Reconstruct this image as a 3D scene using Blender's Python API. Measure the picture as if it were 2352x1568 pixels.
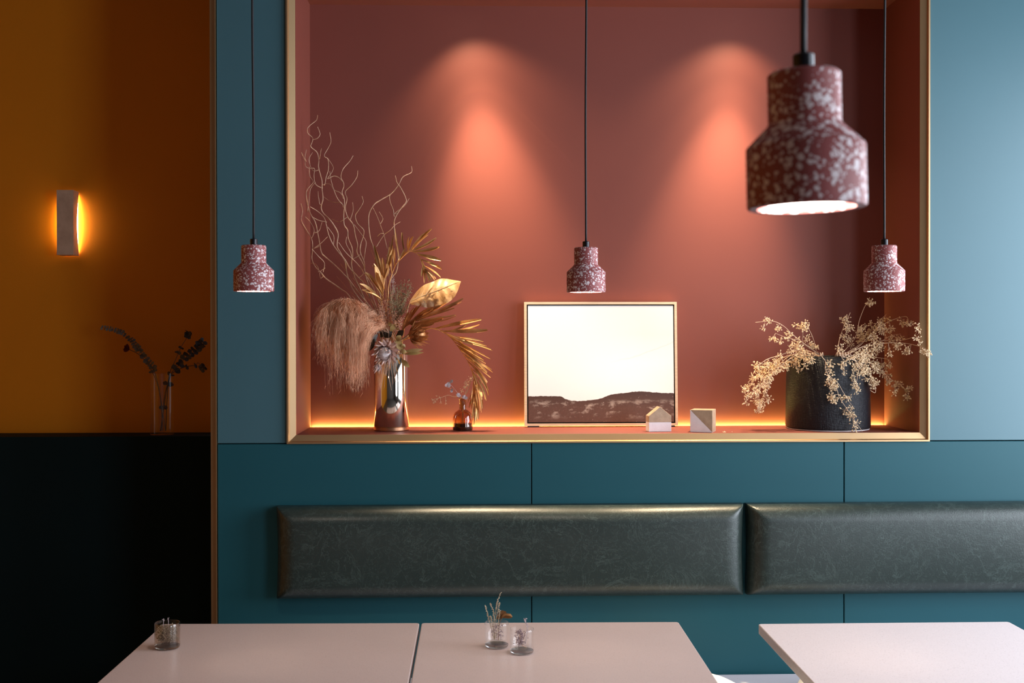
import bpy, bmesh, math, random
from mathutils import Vector, Matrix
random.seed(7)
for o in list(bpy.data.objects):
    bpy.data.objects.remove(o)
SC = bpy.context.scene
COL = SC.collection
# ------------------------------------------------------------------ camera
F_PX, W_PX, H_PX = 2613.0, 2352.0, 1568.0
DW, CAM_H = 3.6, 1.53                       # distance to the panelled wall (y = 0), eye height
YAW, PITCH, ROLL = 0.031, -0.0061, -0.0012
cam_d = bpy.data.cameras.new('camera')
cam = bpy.data.objects.new('camera', cam_d)
COL.objects.link(cam)
CR = (Matrix.Rotation(-YAW, 3, 'Z') @ Matrix.Rotation(math.pi/2 + PITCH, 3, 'X') @ Matrix.Rotation(ROLL, 3, 'Z'))
cam.matrix_world = Matrix.Translation((0, -DW, CAM_H)) @ CR.to_4x4()
cam_d.sensor_width = 36.0
cam_d.lens = F_PX/W_PX*36.0
cam_d.clip_start = 0.05
cam_d.dof.use_dof = True
cam_d.dof.focus_distance = 3.62
cam_d.dof.aperture_fstop = 8.5
SC.camera = cam
CP = Vector((0, -DW, CAM_H))
def ray(px, py):
    return CR @ Vector(((px - W_PX/2)/F_PX, (H_PX/2 - py)/F_PX, -1.0))
def P(px, py, Y):
    d = ray(px, py); return CP + d*((Y - CP.y)/d.y)
def PZ(px, py, z):
    d = ray(px, py); return CP + d*((z - CP.z)/d.z)
def PN(px, py, Y, m=.005):                   # like P, but kept clear of the niche's side walls by coming forward
    for _ in range(60):
        p = P(px, py, Y)
        if NX0 + m < p.x < NX1 - m or Y < -.012: break
        Y -= .008
    return p
def PX(Y):                                   # metres per photo pixel at depth Y
    return (Y + DW)/F_PX
# ------------------------------------------------------------------ world, exposure, daylight
vs = SC.view_settings
SC.display_settings.display_device = 'sRGB'
vs.view_transform = 'Standard'; vs.look = 'None'; vs.gamma = 1.0; vs.use_curve_mapping = False
vs.exposure = 0.0
w = bpy.data.worlds.new('world'); SC.world = w; w.use_nodes = True
bgn = w.node_tree.nodes['Background']
bgn.inputs[0].default_value = (0.72, 0.86, 1.0, 1); bgn.inputs[1].default_value = 0.6
X_R, X_L, Y_F, Z_C = 2.55, -3.2, -6.2, 3.05   # room limits
DAY = (0.83, 0.90, 1.0)
# daylight through the windows: (name, y centre, z centre, size y, size z, watts)
WIN = [('window_1', -1.15, 1.66, 1.7, 1.9, 99.0), ('window_2', -3.5, 1.66, 1.2, 1.9, 60.0)]
DAY_LIGHTS = []
for n_, yc, zc, sy, sz, e in WIN:
    L = bpy.data.lights.new('daylight', 'AREA'); L.shape = 'RECTANGLE'
    L.size = sz; L.size_y = sy; L.energy = e; L.color = DAY
    lo = bpy.data.objects.new('daylight', L); COL.objects.link(lo)
    lo.location = (X_R + 0.03, yc, zc); lo.rotation_euler = (0, math.radians(90), 0)
    DAY_LIGHTS.append(lo)
SPOT_W, BEAM_W, STRIP_E, PEND_W, BULB_E, SCONCE_E = 12.0, 30.0, 84.0, 10.0, 30.0, 30.0
# ------------------------------------------------------------------ materials
def nt(name):
    m = bpy.data.materials.new(name); m.use_nodes = True
    return m, m.node_tree, m.node_tree.nodes['Principled BSDF']
def tex(t, scale=None, kind='Object'):
    tc = t.nodes.new('ShaderNodeTexCoord'); mp = t.nodes.new('ShaderNodeMapping')
    t.links.new(tc.outputs[kind], mp.inputs[0])
    if scale: mp.inputs['Scale'].default_value = scale
    return mp.outputs[0]
def noise(t, vec, scale, detail=3, rough=.5, dist=0):
    n = t.nodes.new('ShaderNodeTexNoise'); t.links.new(vec, n.inputs['Vector'])
    n.inputs['Scale'].default_value = scale; n.inputs['Detail'].default_value = detail
    n.inputs['Roughness'].default_value = rough; n.inputs['Distortion'].default_value = dist
    return n
def ramp(t, fac, stops):
    r = t.nodes.new('ShaderNodeValToRGB'); t.links.new(fac, r.inputs[0])
    while len(r.color_ramp.elements) < len(stops): r.color_ramp.elements.new(.5)
    for e, (p, c) in zip(r.color_ramp.elements, stops):
        e.position = p; e.color = (c[0], c[1], c[2], 1) if hasattr(c, '__len__') else (c, c, c, 1)
    return r.outputs[0]
def mth(t, op, a, b=None, c=None):
    n = t.nodes.new('ShaderNodeMath'); n.operation = op
    for i, v in enumerate((a, b, c)):
        if v is None: continue
        if isinstance(v, (int, float)): n.inputs[i].default_value = v
        else: t.links.new(v, n.inputs[i])
    return n.outputs[0]
def mixc(t, fac, a, b):
    n = t.nodes.new('ShaderNodeMix'); n.data_type = 'RGBA'
    for i, v in ((0, fac), (6, a), (7, b)):
        if isinstance(v, (int, float)): n.inputs[i].default_value = v
        elif hasattr(v, '__len__'): n.inputs[i].default_value = (v[0], v[1], v[2], 1)
        else: t.links.new(v, n.inputs[i])
    return n.outputs[2]
def bump(t, p, h, strength, dist=.002):
    b = t.nodes.new('ShaderNodeBump'); b.inputs['Strength'].default_value = strength
    b.inputs['Distance'].default_value = dist
    t.links.new(h, b.inputs['Height']); t.links.new(b.outputs[0], p.inputs['Normal'])
def M(name, c, rough=.5, metal=0.0, c2=None, nscale=20, bscale=None, bstr=.2, spec=.5, mapscale=None, trans=0):
    m, t, p = nt(name)
    p.inputs['Roughness'].default_value = rough; p.inputs['Metallic'].default_value = metal
    p.inputs['Specular IOR Level'].default_value = spec
    c2 = c2 or tuple(v*.9 for v in c)
    v = tex(t, mapscale)
    n = noise(t, v, nscale, 4)
    t.links.new(ramp(t, n.outputs[0], [(.35, c), (.65, c2)]), p.inputs['Base Color'])
    if bscale: bump(t, p, noise(t, v, bscale, 3).outputs[0], bstr)
    if trans: p.inputs['Subsurface Weight'].default_value = 0; p.inputs['Transmission Weight'].default_value = 0
    return m
def emit(name, c, s):
    m, t, p = nt(name)
    p.inputs['Base Color'].default_value = (c[0], c[1], c[2], 1)
    p.inputs['Emission Color'].default_value = (c[0], c[1], c[2], 1); p.inputs['Emission Strength'].default_value = s
    return m
def thin_glass(name, tint, ior=1.45, rough=.02, dens=0.0, gl=(1, 1, 1), pw=3.6, am=.6):
    m = bpy.data.materials.new(name); m.use_nodes = True; t = m.node_tree; t.nodes.clear()
    out = t.nodes.new('ShaderNodeOutputMaterial'); mx = t.nodes.new('ShaderNodeMixShader')
    tr = t.nodes.new('ShaderNodeBsdfTransparent'); g = t.nodes.new('ShaderNodeBsdfGlossy')
    lw = t.nodes.new('ShaderNodeLayerWeight'); lw.inputs[0].default_value = .5
    tr.inputs[0].default_value = (*tint, 1); g.inputs[0].default_value = (*gl, 1); g.inputs['Roughness'].default_value = rough
    f = mth(t, 'ADD', mth(t, 'MULTIPLY', mth(t, 'POWER', lw.outputs['Facing'], pw), am), .02 + dens)
    t.links.new(f, mx.inputs[0]); t.links.new(tr.outputs[0], mx.inputs[1]); t.links.new(g.outputs[0], mx.inputs[2])
    t.links.new(mx.outputs[0], out.inputs[0])
    return m
def terrazzo():
    m, t, p = nt('terrazzo')
    v = tex(t)
    wob = noise(t, v, 160, 2)
    add = t.nodes.new('ShaderNodeVectorMath'); add.operation = 'MULTIPLY_ADD'
    t.links.new(wob.outputs['Color'], add.inputs[0]); add.inputs[1].default_value = (.006, .006, .006); t.links.new(v, add.inputs[2])
    def layer(scale, lo, hi):
        vo = t.nodes.new('ShaderNodeTexVoronoi'); vo.feature = 'F1'; t.links.new(add.outputs[0], vo.inputs['Vector'])
        vo.inputs['Scale'].default_value = scale
        sep = t.nodes.new('ShaderNodeSeparateColor'); t.links.new(vo.outputs['Color'], sep.inputs[0])
        th = mth(t, 'MULTIPLY_ADD', sep.outputs[0], hi-lo, lo)
        return mth(t, 'GREATER_THAN', th, vo.outputs['Distance'])
    k = mth(t, 'MAXIMUM', layer(150, -.06, .56), layer(300, -.14, .55))
    c = mixc(t, noise(t, v, 500, 1).outputs[0], (.86, .68, .72), (.95, .88, .89))
    b = mixc(t, noise(t, v, 60, 3).outputs[0], (.31, .070, .070), (.38, .095, .092))
    t.links.new(mixc(t, k, b, c), p.inputs['Base Color'])
    p.inputs['Roughness'].default_value = .55
    bump(t, p, k, .25, .0004)
    return m
def leather():
    m, t, p = nt('leather')
    v = tex(t)
    n1 = noise(t, v, 9, 6, .62, 1.2)
    vein = mth(t, 'ABSOLUTE', mth(t, 'SUBTRACT', n1.outputs[0], .5))
    vein = ramp(t, vein, [(0, 1.0), (.014, 0.0)])
    n3 = noise(t, v, 26, 5, .6, 1.6)
    vein2 = ramp(t, mth(t, 'ABSOLUTE', mth(t, 'SUBTRACT', n3.outputs[0], .5)), [(0, 1.0), (.018, 0.0)])
    vv = mth(t, 'MULTIPLY', mth(t, 'MAXIMUM', vein, vein2), noise(t, v, 14, 2).outputs[0])
    c = mixc(t, noise(t, v, 5, 5, .6).outputs[0], (.015, .025, .022), (.025, .037, .033))
    t.links.new(mixc(t, mth(t, 'MULTIPLY', vv, .6), c, (.10, .14, .125)), p.inputs['Base Color'])
    p.inputs['Roughness'].default_value = .36
    p.inputs['Specular IOR Level'].default_value = .6
    bump(t, p, noise(t, v, 260, 3).outputs[0], .22, .0015)
    return m
def brushed(name, c, rough=.3):
    m, t, p = nt(name)
    v = tex(t)
    t.links.new(mixc(t, noise(t, v, 6, 2).outputs[0], c, tuple(x*.86 for x in c)), p.inputs['Base Color'])
    p.inputs['Metallic'].default_value = 1; p.inputs['Roughness'].default_value = rough
    bump(t, p, noise(t, v, 220, 2).outputs[0], .04, .001)
    return m
def stone_top(name, a, b, scratch=False):
    m, t, p = nt(name)
    v = tex(t)
    c = mixc(t, noise(t, v, 5, 5, .6).outputs[0], a, b)
    sp = ramp(t, noise(t, v, 240, 2, .6).outputs[0], [(.60, 0.0), (.70, 1.0)])
    c = mixc(t, mth(t, 'MULTIPLY', sp, .45), c, (.25, .18, .16))
    c = mixc(t, mth(t, 'MULTIPLY', noise(t, v, 60, 4, .7).outputs[0], .22), c, (.36, .29, .28))
    sp2 = ramp(t, noise(t, v, 420, 2, .6).outputs[0], [(.3, 1.0), (.36, 0.0)])
    c = mixc(t, mth(t, 'MULTIPLY', sp2, .3), c, (.9, .86, .84))
    if scratch:
        v2 = tex(t, (3, 26, 1))
        s = ramp(t, mth(t, 'ABSOLUTE', mth(t, 'SUBTRACT', noise(t, v2, 1.7, 2, .5, .8).outputs[0], .62)), [(0, 1.0), (.006, 0.0)])
        s = mth(t, 'MULTIPLY', s, ramp(t, noise(t, v, 7, 1).outputs[0], [(.58, 0.0), (.66, 1.0)]))
        c = mixc(t, mth(t, 'MULTIPLY', s, .35), c, (.35, .3, .33))
    t.links.new(c, p.inputs['Base Color']); p.inputs['Roughness'].default_value = .34
    bump(t, p, noise(t, v, 70, 2).outputs[0], .03, .001)
    return m
def paint(name, c, rough=.5, spec=.5, var=.06, bs=90, bstr=.05):
    m, t, p = nt(name)
    v = tex(t)
    t.links.new(mixc(t, noise(t, v, 3, 4).outputs[0], tuple(x*(1-var) for x in c), tuple(x*(1+var) for x in c)), p.inputs['Base Color'])
    p.inputs['Roughness'].default_value = rough; p.inputs['Specular IOR Level'].default_value = spec
    bump(t, p, noise(t, v, bs, 3).outputs[0], bstr, .001)
    return m
def painting(w_, h_):
    m, t, p = nt('landscape_print')
    v = tex(t)
    s = t.nodes.new('ShaderNodeSeparateXYZ'); t.links.new(v, s.inputs[0])
    u = mth(t, 'ADD', mth(t, 'DIVIDE', s.outputs[0], w_), .5)
    q = mth(t, 'DIVIDE', s.outputs[2], h_)
    fc = t.nodes.new('ShaderNodeFloatCurve'); t.links.new(u, fc.inputs['Value'])
    pts = [(228, 1100), (400, 1100), (560, 1106), (620, 1135), (700, 1148), (770, 1148), (870, 1138), (960, 1124), (1020, 1100),
           (1100, 1080), (1200, 1070), (1330, 1055), (1450, 1060), (1550, 1068), (1700, 1074)]
    cv = fc.mapping.curves[0]
    for i, (a, b) in enumerate(pts):
        xy = ((a-228)/1472, (1360-b)/1170)
        if i == 0: cv.points[0].location = xy
        elif i == len(pts)-1: cv.points[-1].location = xy
        else: cv.points.new(*xy)
    fc.mapping.update()
    rough = mth(t, 'MULTIPLY', mth(t, 'SUBTRACT', noise(t, v, 70, 5, .7).outputs[0], .5), .022)
    hill = mth(t, 'LESS_THAN', q, mth(t, 'ADD', fc.outputs[0], rough))
    # the hill: dark ridge, misty patches, paler foot
    vm = tex(t, (1, 1, 2.2))
    mist = ramp(t, noise(t, vm, 17, 5, .65).outputs[0], [(.52, 0.0), (.75, 1.0)])
    band = ramp(t, q, [(0.02, 0.0), (.09, 1.0), (.16, .9), (.2, 0.0)])
    grain = noise(t, v, 120, 4, .7).outputs[0]
    hc = mixc(t, grain, (.075, .032, .022), (.16, .078, .055))
    hc = mixc(t, ramp(t, q, [(.12, 0.0), (.24, .75)]), hc, (.055, .024, .017))
    hc = mixc(t, mth(t, 'MULTIPLY', mist, band), hc, (.8, .66, .55))
    fleck = ramp(t, noise(t, v, 190, 2, .5).outputs[0], [(.70, 0.0), (.75, 1.0)])
    hc = mixc(t, mth(t, 'MULTIPLY', fleck, .7), hc, (.8, .68, .58))
    # sky: near white, pinkish towards the upper right, one faint ridge line
    pink = mth(t, 'MULTIPLY', ramp(t, u, [(.35, 0.0), (.8, 1.0)]), ramp(t, q, [(.5, 0.0), (.75, 1.0)]))
    sc = mixc(t, mth(t, 'MULTIPLY', pink, .8), (.93, .92, .89), (.84, .74, .69))
    rl = mth(t, 'ABSOLUTE', mth(t, 'SUBTRACT', q, mth(t, 'MULTIPLY_ADD', mth(t, 'POWER', u, 3), .22, mth(t, 'MULTIPLY_ADD', noise(t, v, 16, 3).outputs[0], .05, .45))))
    rl = mth(t, 'MULTIPLY', ramp(t, rl, [(0, 1.0), (.006, 0.0)]), ramp(t, u, [(.55, 0.0), (.75, .35)]))
    sc = mixc(t, rl, sc, (.6, .5, .48))
    t.links.new(mixc(t, hill, sc, hc), p.inputs['Base Color'])
    p.inputs['Roughness'].default_value = .45
    return m
MT = {}
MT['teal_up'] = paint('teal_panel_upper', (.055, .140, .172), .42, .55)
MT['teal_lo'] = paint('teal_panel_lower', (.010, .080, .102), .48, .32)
MT['teal_dark'] = paint('dark_teal_paint', (.0025, .013, .016), .65, .12)
MT['joint'] = paint('joint_shadow_gap', (.012, .03, .035), .8, .2)
MT['terra'] = paint('terracotta_paint', (.212, .053, .037), .55, .4)
MT['ochre'] = paint('ochre_paint', (.70, .24, .006), .62, .35, .06, 160, .25)
MT['brass'] = brushed('brushed_brass', (.60, .39, .21), .46)
MT['white'] = paint('grey_plaster', (.16, .15, .145), .7, .3)
MT['floor'] = paint('polished_floor', (.11, .10, .095), .35, .5, .15)
MT['frame_dark'] = paint('dark_window_frame', (.03, .03, .03), .4)
MT['leather'] = leather()
MT['bench'] = paint('pale_vinyl', (.62, .60, .66), .5, .4)
MT['white_fabric'] = M('white_fabric', (.85, .82, .78), .8, bscale=300, bstr=.3)
MT['bench_base'] = paint('bench_base_paint', (.04, .1, .12), .5)
MT['terrazzo'] = terrazzo()
MT['black'] = M('black_metal', (.012, .011, .016), .32, .4, spec=.6)
MT['cord'] = M('black_cord', (.008, .008, .012), .55, bscale=900, bstr=.3)
MT['lamp_in'] = paint('lamp_inner', (.8, .74, .68), .6)
MT['bulb'] = emit('lit_bulb', (1.0, .86, .74), BULB_E)
MT['strip'] = emit('led_strip', (1.0, .90, .24), STRIP_E)
MT['downlight'] = emit('downlight_lens', (1.0, .8, .6), 4.0)
MT['sconce_core'] = emit('sconce_diffuser', (1.0, .76, .36), SCONCE_E)
MT['concrete'] = M('warm_concrete', (.62, .45, .34), .75, c2=(.50, .35, .26), nscale=24, bscale=160, bstr=.25)
MT['top_a'] = stone_top('quartz_top', (.50, .40, .385), (.58, .46, .44))
MT['top_c'] = stone_top('quartz_top_scratched_lit', (.76, .67, .68), (.80, .71, .72), True)  # real scratches; base paler than top_a to paint in the nearer daylight
MT['table_base'] = M('table_steel', (.05, .05, .055), .35, .8)
MT['frame_wood'] = M('pale_gilt_wood', (.78, .58, .40), .45, c2=(.66, .48, .32), nscale=8, mapscale=(2, 2, 30))
MT['black_gap'] = paint('black_shadow_line', (.012, .008, .006), .8)
MT['block_white'] = M('white_plaster_block', (.80, .72, .72), .7, c2=(.74, .66, .66), nscale=40, bscale=200)
MT['block_beige'] = M('beige_concrete_block', (.46, .32, .21), .75, c2=(.36, .24, .155), nscale=45, bscale=200)
MT['chrome'] = M('polished_metal', (.86, .80, .72), .07, 1.0, c2=(.80, .72, .62), nscale=3)
MT['copper'] = M('copper_foot', (.55, .27, .15), .35, .9)
MT['amber'] = thin_glass('amber_glass', (.62, .40, .20), 1.5, .03, .04, pw=2.2, am=.75)
MT['amber_liquid'] = M('amber_liquid', (.07, .025, .006), .15, spec=.6)
MT['glass'] = thin_glass('clear_glass', (.985, .985, .985), 1.40, .02, .01)
MT['smoke'] = thin_glass('smoky_glass', (.86, .82, .77), 1.42, .04, .03)
MT['pane'] = thin_glass('window_pane', (.9, .95, .97))
def solid_glass():
    m, t, p = nt('solid_glass'); p.inputs['Base Color'].default_value = (.96, .96, .96, 1)
    p.inputs['Transmission Weight'].default_value = 1; p.inputs['Roughness'].default_value = .02; p.inputs['IOR'].default_value = 1.45
    return m
MT['solid_glass'] = solid_glass()
def pot_mat():
    m, t, p = nt('black_ribbed_ceramic')
    v = tex(t)
    p.inputs['Base Color'].default_value = (.007, .0065, .010, 1); p.inputs['Roughness'].default_value = .40; p.inputs['Specular IOR Level'].default_value = .35
    h1 = noise(t, tex(t, (1, 1, 7)), 60, 3, .6).outputs[0]; h2 = noise(t, tex(t, (6, 6, 1)), 50, 3, .6).outputs[0]
    bump(t, p, mth(t, 'ADD', h1, mth(t, 'MULTIPLY', h2, .7)), .8, .0035)
    return m
MT['pot'] = pot_mat()
MT['willow'] = M('willow_bark', (.62, .39, .26), .6, c2=(.42, .24, .15), nscale=60)
MT['gold'] = M('gilded_leaf', (.84, .50, .22), .34, .55, c2=(.56, .27, .08), nscale=25, mapscale=(1, 1, 1), bscale=120, bstr=.25)
MT['gold_big'] = M('gilded_broad_leaf', (.95, .74, .50), .42, .35, c2=(.62, .36, .15), nscale=12, bscale=60, bstr=.3)
MT['copper_leaf'] = M('copper_leaf', (.64, .30, .11), .42, .35, c2=(.40, .15, .05), nscale=30)
MT['pampas'] = M('pampas_fibre', (.92, .54, .35), .85, c2=(.72, .39, .24), nscale=30, spec=.2)
MT['protea'] = M('dried_protea', (.74, .52, .45), .8, c2=(.54, .36, .31), nscale=70, spec=.2)
MT['protea_core'] = M('protea_core', (.50, .42, .42), .85, c2=(.72, .64, .64), nscale=160, spec=.2)
MT['dark_leaf'] = M('dark_dry_leaf', (.045, .032, .018), .5, c2=(.03, .02, .012))
MT['olive_leaf'] = M('ochre_dry_leaf', (.42, .27, .09), .5, c2=(.30, .18, .06), nscale=40)
MT['peach'] = M('peach_statice', (.50, .22, .13), .85, c2=(.62, .36, .24), nscale=200)
MT['moss'] = M('olive_dry_flower', (.20, .15, .075), .85, c2=(.42, .33, .19), nscale=150)
MT['seed'] = M('dried_seed', (.86, .66, .43), .6, c2=(.70, .50, .30), nscale=120)
MT['seed_stem'] = M('dried_stem', (.66, .47, .33), .6, c2=(.52, .34, .22), nscale=60)
MT['euca'] = M('eucalyptus_grey', (.20, .17, .14), .7, c2=(.13, .115, .10), nscale=60)
MT['euca_dark'] = M('eucalyptus_dark', (.035, .030, .034), .55, c2=(.06, .05, .055), nscale=60)
MT['red'] = M('dry_red_flower', (.16, .012, .010), .8)
MT['lilac'] = M('lilac_dry_flower', (.55, .46, .47), .8, c2=(.42, .33, .35), nscale=150)
MT['purple'] = M('mauve_dry_flower', (.16, .10, .13), .8, c2=(.36, .26, .28), nscale=200)
MT['pale_sprig'] = M('pale_dry_sprig', (.58, .49, .36), .8, c2=(.42, .33, .22), nscale=150)
MT['brown_leaf'] = M('brown_gilded_leaf', (.26, .13, .05), .45, .3)
MT['sand'] = M('taupe_filling', (.40, .34, .27), .85, c2=(.20, .16, .12), nscale=130)
# ------------------------------------------------------------------ helpers
ORG = {}
def tag(o, label=None, cat=None, group=None, kind=None):
    if label: o['label'] = label
    if cat: o['category'] = cat
    if group: o['group'] = group
    if kind: o['kind'] = kind
    return o
def thing(name, label, cat, loc, group=None, kind=None):
    o = bpy.data.objects.new(name, None); COL.objects.link(o); o.location = loc; o.empty_display_size = .05
    ORG[o] = Vector(loc)
    return tag(o, label, cat, group, kind)
def obj(name, bm, mat, parent=None, smooth=False, loc=None, sharp=40):
    """bm in world coordinates; its object sits at loc (default: the parent's origin)."""
    base = ORG[parent] if parent else Vector((0, 0, 0))
    L = Vector(loc) if loc is not None else base
    me = bpy.data.meshes.new(name)
    bmesh.ops.translate(bm, verts=bm.verts, vec=-L)
    bm.normal_update(); bm.to_mesh(me); bm.free()
    if smooth:
        for p in me.polygons: p.use_smooth = True
        if sharp: me.set_sharp_from_angle(angle=math.radians(sharp))
    me.materials.append(MT[mat] if isinstance(mat, str) else mat)
    o = bpy.data.objects.new(name, me); COL.objects.link(o)
    if parent: o.parent = parent
    o.location = L - base
    ORG[o] = L
    return o
def inst(name, me, mat_unused, parent, loc, rot, sc=1.0):
    o = bpy.data.objects.new(name, me); COL.objects.link(o); o.parent = parent
    o.location = Vector(loc) - ORG[parent]; o.rotation_euler = rot; o.scale = (sc, sc, sc)
    return o
def add_box(bm, x0, x1, y0, y1, z0, z1, bev=0, seg=2):
    r = bmesh.ops.create_cube(bm, size=1.0); v = r['verts']
    for p in v: p.co = Vector(((x0+x1)/2 + p.co.x*(x1-x0), (y0+y1)/2 + p.co.y*(y1-y0), (z0+z1)/2 + p.co.z*(z1-z0)))
    if bev:
        es = {e for p in v for e in p.link_edges}
        bmesh.ops.bevel(bm, geom=list(es), offset=bev, segments=seg, profile=.6, affect='EDGES')
    return bm
def BOX(x0, x1, y0, y1, z0, z1, bev=0, seg=2):
    return add_box(bmesh.new(), x0, x1, y0, y1, z0, z1, bev, seg)
def add_lathe(bm, prof, c, n=40, closed=False):
    rings = []
    for r, z in prof:
        if r < 1e-6: rings.append([bm.verts.new((c[0], c[1], c[2]+z))])
        else: rings.append([bm.verts.new((c[0]+r*math.cos(2*math.pi*i/n), c[1]+r*math.sin(2*math.pi*i/n), c[2]+z)) for i in range(n)])
    for a, b in zip(rings, rings[1:]):
        for i in range(n):
            j = (i+1) % n
            if len(a) == 1 and len(b) == 1: continue
            if len(a) == 1: bm.faces.new((a[0], b[i], b[j]))
            elif len(b) == 1: bm.faces.new((a[i], a[j], b[0]))
            else: bm.faces.new((a[i], a[j], b[j], b[i]))
    return bm
def LATHE(prof, c, n=40): return add_lathe(bmesh.new(), prof, c, n)
def cat(pts, n=5):
    pts = [Vector(p) for p in pts]
    if len(pts) < 3: 
        return [pts[0].lerp(pts[-1], i/n) for i in range(n+1)]
    out = []
    q = [pts[0]*2 - pts[1]] + pts + [pts[-1]*2 - pts[-2]]
    for i in range(1, len(q)-2):
        for k in range(n):
            t = k/n
            out.append(.5*((2*q[i]) + (q[i+1]-q[i-1])*t + (2*q[i-1]-5*q[i]+4*q[i+1]-q[i+2])*t*t + (3*q[i]-q[i-1]-3*q[i+1]+q[i+2])*t**3))
    out.append(pts[-1])
    return out
def add_tube(bm, pts, r0, r1=None, n=5, cap=True):
    r1 = r0 if r1 is None else r1
    pts = [Vector(p) for p in pts]; rings = []; N = len(pts)
    ref = Vector((.31, .77, .2))
    for i, p in enumerate(pts):
        d = (pts[min(i+1, N-1)] - pts[max(i-1, 0)])
        if d.length < 1e-9: d = Vector((0, 0, 1))
        d.normalize()
        u = d.cross(ref)
        if u.length < 1e-3: u = d.cross(Vector((1, 0, 0)))
        u.normalize(); v = d.cross(u)
        r = r0 + (r1-r0)*i/(N-1)
        rings.append([bm.verts.new(p + (u*math.cos(2*math.pi*k/n) + v*math.sin(2*math.pi*k/n))*r) for k in range(n)])
    for a, b in zip(rings, rings[1:]):
        for k in range(n):
            j = (k+1) % n; bm.faces.new((a[k], a[j], b[j], b[k]))
    if cap:
        bm.faces.new(rings[0][::-1]); bm.faces.new(rings[-1])
    return bm
def TUBE(pts, r0, r1=None, n=5): return add_tube(bmesh.new(), pts, r0, r1, n)
def add_blade(bm, pts, w, nrm=Vector((0, -1, 0)), fold=.25, peak=.55, tipw=.05, basew=.15, thick=.0004):
    """a pointed, V-folded blade along pts, with a little thickness; w = full width"""
    pts = [Vector(p) for p in pts]; N = len(pts); rows = []; back = []
    for i, p in enumerate(pts):
        t = i/(N-1)
        d = (pts[min(i+1, N-1)] - pts[max(i-1, 0)]).normalized()
        s = d.cross(nrm)
        if s.length < 1e-4: s = d.cross(Vector((1, 0, 0)))
        s.normalize(); up = s.cross(d).normalized()
        k = (basew + (1-basew)*math.sin(min(t/peak, 1)*math.pi/2)) if t < peak else (tipw + (1-tipw)*math.cos((t-peak)/(1-peak)*math.pi/2))
        hw = w*.5*k
        rows.append([bm.verts.new(p - s*hw + up*hw*fold), bm.verts.new(p), bm.verts.new(p + s*hw + up*hw*fold)])
        back.append([bm.verts.new(v.co - up*thick) for v in rows[-1]])
    for a, b in zip(rows, rows[1:]):
        bm.faces.new((a[0], a[1], b[1], b[0])); bm.faces.new((a[1], a[2], b[2], b[1]))
    for a, b in zip(back, back[1:]):
        bm.faces.new((a[1], a[0], b[0], b[1])); bm.faces.new((a[2], a[1], b[1], b[2]))
    for i in range(N-1):
        bm.faces.new((rows[i][0], rows[i+1][0], back[i+1][0], back[i][0]))
        bm.faces.new((rows[i+1][2], rows[i][2], back[i][2], back[i+1][2]))
    return bm
def BLADE(*a, **k): return add_blade(bmesh.new(), *a, **k)
def add_bud(bm, p, d, l, r, n=5):
    d = Vector(d).normalized(); u = d.orthogonal().normalized(); v = d.cross(u)
    a = bm.verts.new(p); b = bm.verts.new(Vector(p) + d*l)
    m1 = [bm.verts.new(Vector(p) + d*l*.5 + (u*math.cos(6.2832*k/n) + v*math.sin(6.2832*k/n))*r) for k in range(n)]
    for k in range(n):
        j = (k+1) % n
        bm.faces.new((a, m1[j], m1[k])); bm.faces.new((m1[k], m1[j], b))
def rdir(up=0):
    while True:
        v = Vector((random.uniform(-1, 1), random.uniform(-1, 1), random.uniform(-1, 1)))
        if .05 < v.length < 1: break
    v.normalize(); v.z += up
    return v.normalized()
def trace(o, s, pts):                          # crop coordinates -> photo pixels
    return [(o[0] + x/s, o[1] + y/s) for x, y in pts]
def px_in(x): return 600 < x and True
def lift(pp, Y0, Y1=None, wob=0.0, ph=0.0):    # photo pixels -> world, depth running Y0..Y1
    Y1 = Y0 if Y1 is None else Y1
    n = max(len(pp)-1, 1)
    return [PN(x, y, Y0 + (Y1-Y0)*i/n + wob*math.sin(i*1.7 + ph)) if px_in(x) else P(x, y, Y0 + (Y1-Y0)*i/n + wob*math.sin(i*1.7 + ph)) for i, (x, y) in enumerate(pp)]
# ================================================================== the setting
XW0 = P(497, 700, 0).x                          # left end of the panelled wall
NX0, NX1 = P(678, 500, 0).x, P(2115, 500, 0).x  # niche opening
NZ0 = 1.2140; NZ1 = P(1300, 15, .325).z; ND = .325
YA = .60                                        # ochre wall of the recess on the left
def struct(name, bm, mat, label, cat_='wall', smooth=False):
    o = obj(name, bm, mat, smooth=smooth); return tag(o, label, cat_, kind='structure')
struct('floor', BOX(X_L, X_R, Y_F, .75, -.1, 0), 'floor', 'dark polished floor below the tables', 'floor')
struct('ceiling', BOX(X_L, X_R, Y_F, .75, Z_C, Z_C+.1), 'white', 'plain grey ceiling over the dining room', 'ceiling')
struct('wall_front', BOX(X_L, X_R, Y_F-.1, Y_F, 0, Z_C), 'white', 'plain plaster wall facing the niche', 'wall')
struct('wall_left', BOX(X_L-.1, X_L, Y_F-.1, .75, 0, Z_C), 'ochre', 'ochre side wall of the recess', 'wall')
struct('wall_alcove', BOX(X_L, XW0-.0195, YA, YA+.12, 0, Z_C), 'ochre', 'deep ochre painted wall behind the sconce', 'wall')
LZ = P(300, 1002, .44).z
struct('wall_alcove_ledge', BOX(X_L, XW0-.0195, .44, YA-.001, 0, LZ), 'teal_dark', 'dark teal low wall below the ochre wall with a narrow ledge', 'wall')
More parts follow.
